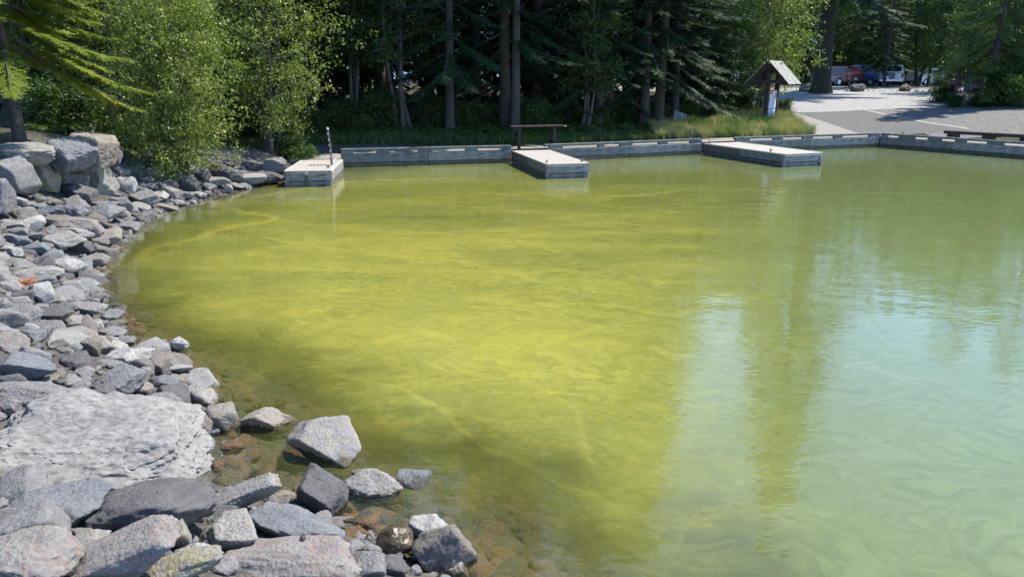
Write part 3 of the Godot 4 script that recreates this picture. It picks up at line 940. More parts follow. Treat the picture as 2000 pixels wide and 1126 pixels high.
func _ready() -> void:
	# camera, sky, sun, exposure
	var cam := Camera3D.new()
	cam.name = "camera"
	cam.position = Vector3(0, 3, 0)
	cam.rotation_degrees = Vector3(-15.8, 0, 0)
	cam.fov = 42.63
	cam.near = 0.1
	cam.far = 600.0
	cam.current = true
	add_child(cam)
	var sky := ProceduralSkyMaterial.new()
	sky.sky_top_color = Color(0.23, 0.35, 0.55)
	sky.sky_horizon_color = Color(0.62, 0.80, 0.985)
	sky.sky_curve = 0.42
	sky.sky_energy_multiplier = 1.22
	sky.ground_bottom_color = Color(0.2, 0.22, 0.16)
	sky.ground_horizon_color = Color(0.5, 0.55, 0.55)
	sky.sun_angle_max = 8.0
	var env := Environment.new()
	env.background_mode = Environment.BG_SKY
	env.sky = Sky.new()
	env.sky.sky_material = sky
	env.tonemap_mode = Environment.TONE_MAPPER_LINEAR
	env.tonemap_exposure = 2.0
	env.sdfgi_enabled = true
	env.ssao_enabled = true
	env.ssil_enabled = true
	var we := WorldEnvironment.new()
	we.name = "environment"
	we.environment = env
	add_child(we)
	var sun := DirectionalLight3D.new()
	sun.name = "sun"
	sun.light_energy = 1.6
	sun.light_color = Color(1.0, 0.965, 0.90)
	sun.light_angular_distance = 0.5
	sun.shadow_enabled = true
	add_child(sun)
	var el := deg_to_rad(58.0)
	var az := deg_to_rad(27.0)     # towards the right and a little behind the forest
	sun.look_at_from_position(Vector3(cos(el) * cos(az), sin(el), -cos(el) * sin(az)) * 50.0, Vector3.ZERO)

	R.seed = 20
	N.noise_type = FastNoiseLite.TYPE_SIMPLEX_SMOOTH
	N.fractal_type = FastNoiseLite.FRACTAL_NONE
	N.seed = 4
	LAKE.append_array(SHORE)
	for i in range(1, WALL.size()): LAKE.append(WALL[i])
	for i in range(1, BEYOND.size() - 1): LAKE.append(BEYOND[i])
	make_materials()
	spray_templates()
	make_ground()
	make_water()
	make_docks()
	make_rocks()
	make_forest()
	make_far_side()
	make_small_things()

# ------------------------------------------------------------------ ground and paving
func ground_color(x: float, z: float) -> Color:
	var p := Vector2(x, z)
	var db := seg_dist(p, SHORE)
	var dw := seg_dist(p, WALL)
	N.frequency = 0.35
	var n := N.get_noise_2d(x, z)
	if Geometry2D.is_point_in_polygon(p, LAKE):
		return Color(0.07, 0.06, 0.03).lerp(Color(0.05, 0.05, 0.02), clampf(db / 2.5, 0, 1)) * (1.0 + 0.3 * n)
	var forest := Color(0.075, 0.058, 0.036).lerp(Color(0.06, 0.075, 0.022), clampf(0.5 + n, 0, 1))
	var grit := Color(0.12, 0.115, 0.108) * (1.0 + 0.25 * n)
	return grit.lerp(forest, smoothstep(2.2, 3.6, minf(db, dw + 3.0)))

func make_ground() -> void:
	var xs := axis(-160, -14, 28, 220, 0.3)
	var zs := axis(-240, -50, 6, 120, 0.3)
	struct("ground", sheet(xs, zs, land, ground_color), M.ground, "rocky shore, lake bed and forest floor")
	# the concrete walk behind the walls
	var names := 0
	for i in range(0, 6):
		var a := along(WALL, i, 0.0, -0.15)
		var b := along(WALL, i, 1.0, -0.15)
		var d := along(WALL, i, 1.0, 1.5)
		var e := along(WALL, i, 0.0, 1.5)
		struct("walkway", patch(e, d, b, a, 0.43 + 0.002 * i, 4, 0.0), M.concrete, "pale concrete walk along the top of the timber walls")
		names += 1
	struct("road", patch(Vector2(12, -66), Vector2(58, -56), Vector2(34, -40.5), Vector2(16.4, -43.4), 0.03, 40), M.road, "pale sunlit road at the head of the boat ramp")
	struct("boat_ramp", patch(Vector2(16.3, -43.8), Vector2(20.6, -44.3), Vector2(21.3, -34.9), Vector2(17.0, -36.6), 0.036, 24), M.ramp_dark, "dark asphalt boat ramp")
	struct("ramp_apron", patch(Vector2(20.6, -44.4), Vector2(27.5, -44.0), Vector2(30, -28.5), Vector2(19.3, -33.9), 0.032, 30), M.ramp_grey, "grey weathered apron beside the dark boat ramp")
	struct("ramp_marking", patch(Vector2(20.45, -44.3), Vector2(20.7, -44.3), Vector2(21.45, -35.2), Vector2(21.25, -35.2), 0.042, 20), M.paint, "pale joint line down the boat ramp")
	struct("path", patch(Vector2(15.4, -43.5), Vector2(16.35, -43.5), Vector2(17.1, -36.7), Vector2(14.3, -35.9), 0.034, 20), M.concrete, "pale concrete path beside the kiosk grass")
	struct("forest_road", patch(Vector2(-70, -65.5), Vector2(16, -65.5), Vector2(14, -58.5), Vector2(-70, -58.5), 0.03, 40), M.gravel_road, "pale gravel road seen through the trunks")
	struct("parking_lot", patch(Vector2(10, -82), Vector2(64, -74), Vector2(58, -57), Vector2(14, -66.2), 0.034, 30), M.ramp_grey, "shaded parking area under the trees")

# ------------------------------------------------------------------ water
func water_height(x: float, z: float) -> float:
	N.frequency = 1.0
	var a := N.get_noise_2d(x * 0.55 + 3.0, z * 1.15)
	var b := N.get_noise_2d(x * 1.5 - 7.0, z * 2.7 + 5.0)
	var g := N.get_noise_2d(x * 0.09 + 40.0, z * 0.13)
	var k := clampf(0.55 + 0.9 * g, 0.25, 1.3)
	return k * (0.0033 * a + 0.0013 * b)

func bloom_color(x: float, z: float) -> Color:
	# how thick the bloom is: thin and clear along the stones
	var p := Vector2(x, z)
	var d := seg_dist(p, SHORE)
	if not Geometry2D.is_point_in_polygon(p, LAKE): d = 0.0
	N.frequency = 0.8
	var n := N.get_noise_2d(x, z) * 0.5 + N.get_noise_2d(x * 2.3, z * 2.3) * 0.25
	var near := smoothstep(-12.0, -5.0, z)
	var reach := lerpf(0.8, 2.2, near)
	var a := smoothstep(-0.15, 1.0, (d + n * 0.6 * near) / reach - 0.12)
	a = lerpf(lerpf(0.5, 0.08, smoothstep(-16.0, -7.0, z)), 0.985, a)
	var t := lerpf(0.62, 1.0, smoothstep(0.4, 3.2, d + n))
	return Color(t, t, t, a)

func bloom_texture() -> ImageTexture:
	# drifts and swirls of algae, thick yellow where they gather, over the even green of the suspended cells
	var w := 1536
	var big := noise(101, 0.0033, 5)
	big.domain_warp_enabled = true
	big.domain_warp_amplitude = 105.0
	big.domain_warp_frequency = 0.0027
	big.domain_warp_fractal_octaves = 4
	var swirl := noise(103, 0.0072, 5, FastNoiseLite.TYPE_SIMPLEX_SMOOTH, FastNoiseLite.FRACTAL_RIDGED)
	swirl.domain_warp_enabled = true
	swirl.domain_warp_amplitude = 140.0
	swirl.domain_warp_frequency = 0.004
	swirl.domain_warp_fractal_octaves = 4
	var fine := noise(107, 0.0085, 4)
	fine.domain_warp_enabled = true
	fine.domain_warp_amplitude = 120.0
	fine.domain_warp_frequency = 0.006
	# drawn out sideways, as the slow drift along the shore leaves them
	var pics := []
	for q in [[big, 2.0], [swirl, 3.0], [fine, 2.5]]:
		var im: Image = q[0].get_image(int(w / q[1]), w, false, false, true)
		im.resize(w, w, Image.INTERPOLATE_CUBIC)
		pics.append(im.get_data())
	var A: PackedByteArray = pics[0]
	var B: PackedByteArray = pics[1]
	var C: PackedByteArray = pics[2]
	# single drifts that wander across the cove: strength, half width, course
	var drift := PackedFloat32Array()
	drift.resize(w * w)
	var wob := noise(131, 0.5, 3)
	for q in [
		[0.42, 0.15, PackedVector2Array([Vector2(-1.64, -23.72), Vector2(-4.74, -22.85), Vector2(-6.31, -20.67), Vector2(-7.48, -19.19), Vector2(-7.26, -18.06), Vector2(-6.06, -17.32), Vector2(-5.48, -16.26), Vector2(-6.08, -14.88), Vector2(-6.61, -13.31), Vector2(-6.66, -12.13)])],
		[0.3, 0.2, PackedVector2Array([Vector2(2.30, -19.45), Vector2(4.30, -20.67), Vector2(6.14, -21.07), Vector2(7.60, -20.67)])],
		[0.2, 0.1, PackedVector2Array([Vector2(-2.22, -14.98), Vector2(-1.03, -14.57), Vector2(0.00, -13.98), Vector2(0.98, -13.18)])],
		[0.16, 0.09, PackedVector2Array([Vector2(-5.34, -14.57), Vector2(-3.88, -13.70), Vector2(-2.79, -13.09), Vector2(-1.82, -12.77), Vector2(-0.34, -11.95), Vector2(0.77, -10.69)])],
		[0.13, 0.05, PackedVector2Array([Vector2(-1.83, -7.21), Vector2(-1.25, -6.98), Vector2(-0.79, -6.51), Vector2(-0.55, -6.07), Vector2(-0.17, -5.60), Vector2(0.24, -5.18), Vector2(0.70, -4.96)])],
		[0.13, 0.025, PackedVector2Array([Vector2(-1.32, -6.51), Vector2(-1.11, -6.07), Vector2(-0.90, -5.88), Vector2(-0.76, -5.51), Vector2(-0.50, -5.38), Vector2(-0.15, -4.96)])],
		[0.1, 0.05, PackedVector2Array([Vector2(-2.83, -8.79), Vector2(-1.85, -8.40), Vector2(-1.13, -8.59), Vector2(-0.23, -7.73), Vector2(0.50, -6.63), Vector2(0.67, -5.42)])],
		[0.14, 0.1, PackedVector2Array([Vector2(0.00, -9.65), Vector2(1.07, -9.89), Vector2(2.05, -9.42), Vector2(2.86, -9.89), Vector2(3.46, -10.69)])],
		[-0.12, 0.22, PackedVector2Array([Vector2(-2.58, -6.88), Vector2(-1.86, -6.51), Vector2(-1.35, -6.40), Vector2(-0.90, -5.88), Vector2(-0.42, -5.42)])],
		[-0.06, 0.3, PackedVector2Array([Vector2(-4.90, -9.65), Vector2(-3.73, -8.79), Vector2(-2.86, -7.73), Vector2(-2.34, -7.14)])],
		[-0.07, 0.3, PackedVector2Array([Vector2(-3.40, -16.13), Vector2(-2.35, -16.77), Vector2(-0.57, -16.13), Vector2(1.09, -15.54)])],
	]:
		var course: PackedVector2Array = q[2]
		var run := 0.0
		for s in course.size() - 1:
			var a := course[s]
			var b := course[s + 1]
			var pre := course[maxi(s - 1, 0)]
			var post := course[mini(s + 2, course.size() - 1)]
			var steps := int(a.distance_to(b) / 0.025) + 2
			for k in steps:
				var p := a.cubic_interpolate(b, pre, post, float(k) / steps)
				run += 0.025
				p += Vector2(wob.get_noise_2d(run, 3.0 + s * 0.0), wob.get_noise_2d(run, 90.0)) * q[1] * 3.0
				var half: float = q[1] * (0.55 + 0.9 * absf(wob.get_noise_2d(run * 1.7, 40.0)))
				var ci := (p.x + 10.0) / 28.0 * w
				var cj := (1.0 - p.y) / 37.0 * w
				var ri := half * 2.4 / 28.0 * w
				var rj := half * 2.4 / 37.0 * w
				for j in range(maxi(0, int(cj - rj)), mini(w - 1, int(cj + rj) + 1)):
					for i in range(maxi(0, int(ci - ri)), mini(w - 1, int(ci + ri) + 1)):
						var u := (i - ci) / ri * 2.4
						var v := (j - cj) / rj * 2.4
						var e: float = q[0] * exp(-(u * u + v * v))
						if absf(e) > absf(drift[j * w + i]): drift[j * w + i] = e
	var ramp := []
	var stops := [[0.0, Color(0.080, 0.090, 0.026)], [0.25, Color(0.140, 0.155, 0.040)], [0.45, Color(0.215, 0.228, 0.053)], [0.62, Color(0.285, 0.284, 0.060)], [0.8, Color(0.340, 0.318, 0.060)], [1.0, Color(0.42, 0.35, 0.045)]]
	for i in 256:
		var t := i / 255.0
		var k := 0
		while k < stops.size() - 2 and t > stops[k + 1][0]: k += 1
		var col: Color = stops[k][1].lerp(stops[k + 1][1], (t - stops[k][0]) / (stops[k + 1][0] - stops[k][0]))
		ramp.append(col)
	var milky := Color(0.150, 0.192, 0.078)
	var out := PackedByteArray()
	out.resize(w * w * 3)
	var o := 0
	for j in w:
		var z := 1.0 - 37.0 * j / w
		for i in w:
			var x := -10.0 + 28.0 * i / w
			var at := j * w + i
			# the thick of the bloom lies in the middle of the cove, thinning to the right and towards the viewer
			var dx := (x + 1.5) / (2.0 + 0.33 * absf(z))
			var dz := (z + 11.5) / 15.0
			var core := exp(-dx * dx * dx * dx * 0.9 - dz * dz * 0.7)
			var bb := B[at] / 255.0
			var cc := C[at] / 255.0
			var curl := 1.0 - absf(sin(cc * 26.0 + 3.0 * bb))
			curl = curl * curl * curl
			var lines := pow(bb, 4.0)
			var t := 0.20 + 0.33 * core + (0.03 + 0.24 * core) * (A[at] / 255.0 - 0.5) + (0.02 + 0.36 * core) * (lines - 0.2) + (0.01 + 0.15 * core) * (curl - 0.17) * (0.3 + 1.2 * bb) + drift[at] * (0.45 + 0.9 * cc)
			# away from the bloom the lake is an even milky green
			var q: Color = ramp[clampi(int((t if t < 0.62 else 0.62 + (t - 0.62) * 0.55) * 255.0), 0, 255)]
			q = q.lerp(milky, clampf((1.0 - core * 1.35) * 0.9 * smoothstep(-2.0, 3.0, x), 0.0, 0.85)).linear_to_srgb()
			out[o] = int(q.r * 255.0)
			out[o + 1] = int(q.g * 255.0)
			out[o + 2] = int(q.b * 255.0)
			o += 3
	return ImageTexture.create_from_image(Image.create_from_data(w, w, false, Image.FORMAT_RGB8, out))

func make_water() -> void:
	var mb := StandardMaterial3D.new()
	mb.albedo_texture = bloom_texture()
	mb.vertex_color_use_as_albedo = true
	mb.transparency = BaseMaterial3D.TRANSPARENCY_ALPHA
	mb.roughness = 1.0
	mb.specular_mode = BaseMaterial3D.SPECULAR_DISABLED
	mb.detail_enabled = true
	mb.detail_blend_mode = BaseMaterial3D.BLEND_MODE_MUL
	mb.detail_uv_layer = BaseMaterial3D.DETAIL_UV_2
	var d := noise(111, 0.0035, 4)
	d.domain_warp_enabled = true
	d.domain_warp_amplitude = 130.0
	d.domain_warp_frequency = 0.004
	d.domain_warp_fractal_octaves = 4
	# marbled: thin threads of scum where the drift folds over itself
	mb.detail_albedo = ntex(d, 1024, [[0.0, grey(0.9)], [0.22, grey(0.98)], [0.26, grey(0.88)], [0.36, grey(0.96)], [0.385, grey(1.0)], [0.41, grey(0.89)], [0.48, grey(0.96)], [0.50, grey(1.0)], [0.525, grey(0.9)], [0.58, grey(0.95)], [0.605, grey(1.0)], [0.63, grey(0.88)], [0.72, grey(0.97)], [0.75, grey(0.9)], [1.0, grey(0.98)]])
	var bx := axis(-14, -9.5, 26, 130, 0.2)
	var bz := axis(-38, -36, 3, 62, 0.2)
	var level := func(_x: float, _z: float) -> float: return -0.035
	var u1 := func(x: float, z: float) -> Vector2: return Vector2(clampf((x + 10.0) / 28.0, 0.003, 0.997), clampf((1.0 - z) / 37.0, 0.003, 0.997))
	var u2 := func(x: float, z: float) -> Vector2: return Vector2(x * 0.085 + 0.02 * z, z * 0.15 - x * 0.03)
	struct("water", sheet(bx, bz, level, bloom_color, u1, u2), mb, "yellow-green lake water thick with drifting algae")
	var mw := StandardMaterial3D.new()
	mw.albedo_color = Color(0.25, 0.3, 0.1, 0.015)
	mw.transparency = BaseMaterial3D.TRANSPARENCY_ALPHA
	mw.roughness = 0.03
	mw.metallic_specular = 0.5
	mw.heightmap_enabled = true
	mw.heightmap_texture = ntex(noise(121, 0.03, 3), 1024, [])
	mw.heightmap_scale = 0.14
	var wx := axis(-14, -9.0, 24, 130, 0.11)
	var wz := axis(-38, -35.5, 2, 62, 0.11)
	var u3 := func(x: float, z: float) -> Vector2: return Vector2(x * 0.11, z * 0.24)
	struct("water_surface", sheet(wx, wz, water_height, null, u3), mw, "calm reflecting surface of the lake with small ripples")

# ------------------------------------------------------------------ docks, walls, bench
func make_docks() -> void:
	timber_wall(Vector2(-6.1, -26.62), Vector2(-0.02, -28.15), "shaded timber wall between the left dock and the middle dock", [[0.0, 0.07], [0.20, 0.28], [0.44, 0.52], [0.72, 0.795], [0.94, 1.0]])
	timber_wall(Vector2(1.46, -28.55), Vector2(7.98, -31.42), "timber wall running from the middle dock to the right dock", [[0.0, 0.08], [0.30, 0.34], [0.44, 0.52], [0.70, 0.76], [0.92, 1.0]], -0.03)
	timber_wall(Vector2(9.62, -32.14), Vector2(17.05, -34.83), "timber wall behind the right dock with four bright gaps under its rail", [[0.0, 0.09], [0.25, 0.31], [0.45, 0.52], [0.67, 0.73], [0.93, 1.0]], -0.01)
	timber_wall(Vector2(17.06, -34.80), Vector2(22.2, -26.3), "dark-faced timber wall running towards the viewer at the right edge", [[0.0, 0.03], [0.085, 0.16], [0.22, 0.28], [0.34, 0.385], [0.47, 0.535], [0.62, 0.68], [0.78, 0.83], [0.92, 1.0]])
	var d2 := finger_dock(Vector2(0.0, -28.0), Vector2(1.07, -23.45), 1.45, "middle timber dock with a pale top, below the bench")
	cleat(d2, Vector3(0.12, 0.44, 4.35), 1.2)
	cleat(d2, Vector3(1.32, 0.44, 4.3), 0.4)
	var d3 := finger_dock(Vector2(7.98, -31.35), Vector2(9.72, -26.66), 1.76, "long right timber dock with a pale top, below the kiosk")
	cleat(d3, Vector3(0.14, 0.44, 0.25), 1.2)
	cleat(d3, Vector3(0.14, 0.44, 4.1), 1.2)
	plank("latch", Vector3(0.05, 0.2, 0.05), M.steel, d3, Transform3D(Basis.IDENTITY, Vector3(1.62, 0.24, 5.05)), 0.01)
	plank("latch", Vector3(0.05, 0.14, 0.05), M.bolt, d3, Transform3D(Basis.IDENTITY, Vector3(1.62, 0.0, 5.05)), 0.01)
	var d1 := finger_dock(Vector2(-6.98, -24.6), Vector2(-6.66, -21.63), 1.38, "short left timber dock with a rusty pole and grate slots")
	for i in 5:
		plank("grate_slot", Vector3(0.075, 0.008, 0.17), M.black, d1, Transform3D(Basis.from_euler(Vector3(0, 0.2, 0)), Vector3(0.55 + i * 0.115, 0.4385, 1.55)), 0.002)
	plank("bracket", Vector3(0.085, 0.5, 0.04), M.bolt, d1, Transform3D(Basis.IDENTITY, Vector3(0.64, 0.13, 2.975 + 0.03)), 0.012)
	plank("bracket", Vector3(0.11, 0.09, 0.07), M.steel, d1, Transform3D(Basis.IDENTITY, Vector3(0.64, 0.34, 3.02)), 0.02)
	cleat(d1, Vector3(1.2, 0.44, 2.35), 1.0)
	# the rusty pole that stands up from the left dock
	var b := MB.new()
	b.tube([Vector3(0, -0.02, 0), Vector3(-0.01, 0.5, 0), Vector3(-0.055, 1.0, 0), Vector3(-0.06, 1.1, 0)], [0.036, 0.034, 0.034, 0.03], 10, true)
	var pole := thing("mooring_pole", "rusty round pole standing on the left timber dock", "pole", Vector3(-5.62, 0.44, -23.2))
	put("pole", b.smooth_commit(), M.rust, pole)
	for i in 5:
		plank("reflector", Vector3(0.03, 0.035, 0.012), M.white_plate, pole, Transform3D(Basis.IDENTITY, Vector3(-0.004 - 0.012 * i, 0.26 + i * 0.17, 0.037)), 0.004)
	var kb := MB.new()
	kb.tube([Vector3(-0.06, 1.08, 0), Vector3(-0.06, 1.135, 0)], [0.036, 0.03], 10, true)
	put("cap", kb.smooth_commit(), M.white_plate, pole)
	# the concrete ramp that joins the left dock to the shore
	var c := thing("dock_approach", "grey concrete slab between the left dock and the shaded wall", "slab", Vector3(-6.95, 0, -25.65), 0.1)
	plank("slab", Vector3(1.5, 0.36, 1.9), M.concrete, c, Transform3D(Basis.IDENTITY, Vector3(0.2, 0.27, -0.1)), 0.05)
	# the bench on the walk behind the middle dock
	var bench := thing("bench", "plain weathered bench, one plank on two posts, behind the middle dock", "bench", Vector3(0.2, 0.43, -28.75), 0.30)
	plank("seat", Vector3(2.12, 0.065, 0.28), M.brown_wood, bench, Transform3D(Basis.IDENTITY, Vector3(0.8, 0.84, 0)))
	plank("post", Vector3(0.09, 0.82, 0.16), M.brown_wood, bench, Transform3D(Basis.IDENTITY, Vector3(0.07, 0.38, 0)))
	plank("post", Vector3(0.11, 0.82, 0.16), M.brown_wood, bench, Transform3D(Basis.IDENTITY, Vector3(1.50, 0.38, 0)))
	plank("tag", Vector3(0.10, 0.05, 0.01), M.tag_orange, bench, Transform3D(Basis.from_euler(Vector3(0, 0, 0.1)), Vector3(1.9, 0.835, 0.157)), 0.003)
	# the second curb beyond the wall at the right
	var curb := thing("timber_curb", "low dark timber curb on the apron beyond the right-edge wall", "curb", Vector3(19.6, 0.45, -34.1), -atan2(5.2, 3.9))
	plank("beam", Vector3(6.6, 0.14, 0.2), M.brown_wood, curb, Transform3D(Basis.IDENTITY, Vector3(3.3, 0.26, 0)))
	for i in 5:
		plank("block", Vector3(0.5, 0.2, 0.18), M.brown_wood, curb, Transform3D(Basis.IDENTITY, Vector3(0.4 + i * 1.45, 0.09, 0)))

# ------------------------------------------------------------------ rocks
func short_name(label: String) -> String:
	for cut in [" with ", " at ", " in ", " on ", " standing", " lying", " under", " behind", " of the", " between", " leaning", " resting", " beside", " amid", " touching", " nearest", " just", ",", " wedged", " partly", " half", " alone", " right of", " left of", " above", " below", " uphill", " near", " by the", " dipping", " from", " off"]:
		var i := label.find(cut, 8)
		if i > 0: label = label.substr(0, i)
	return label

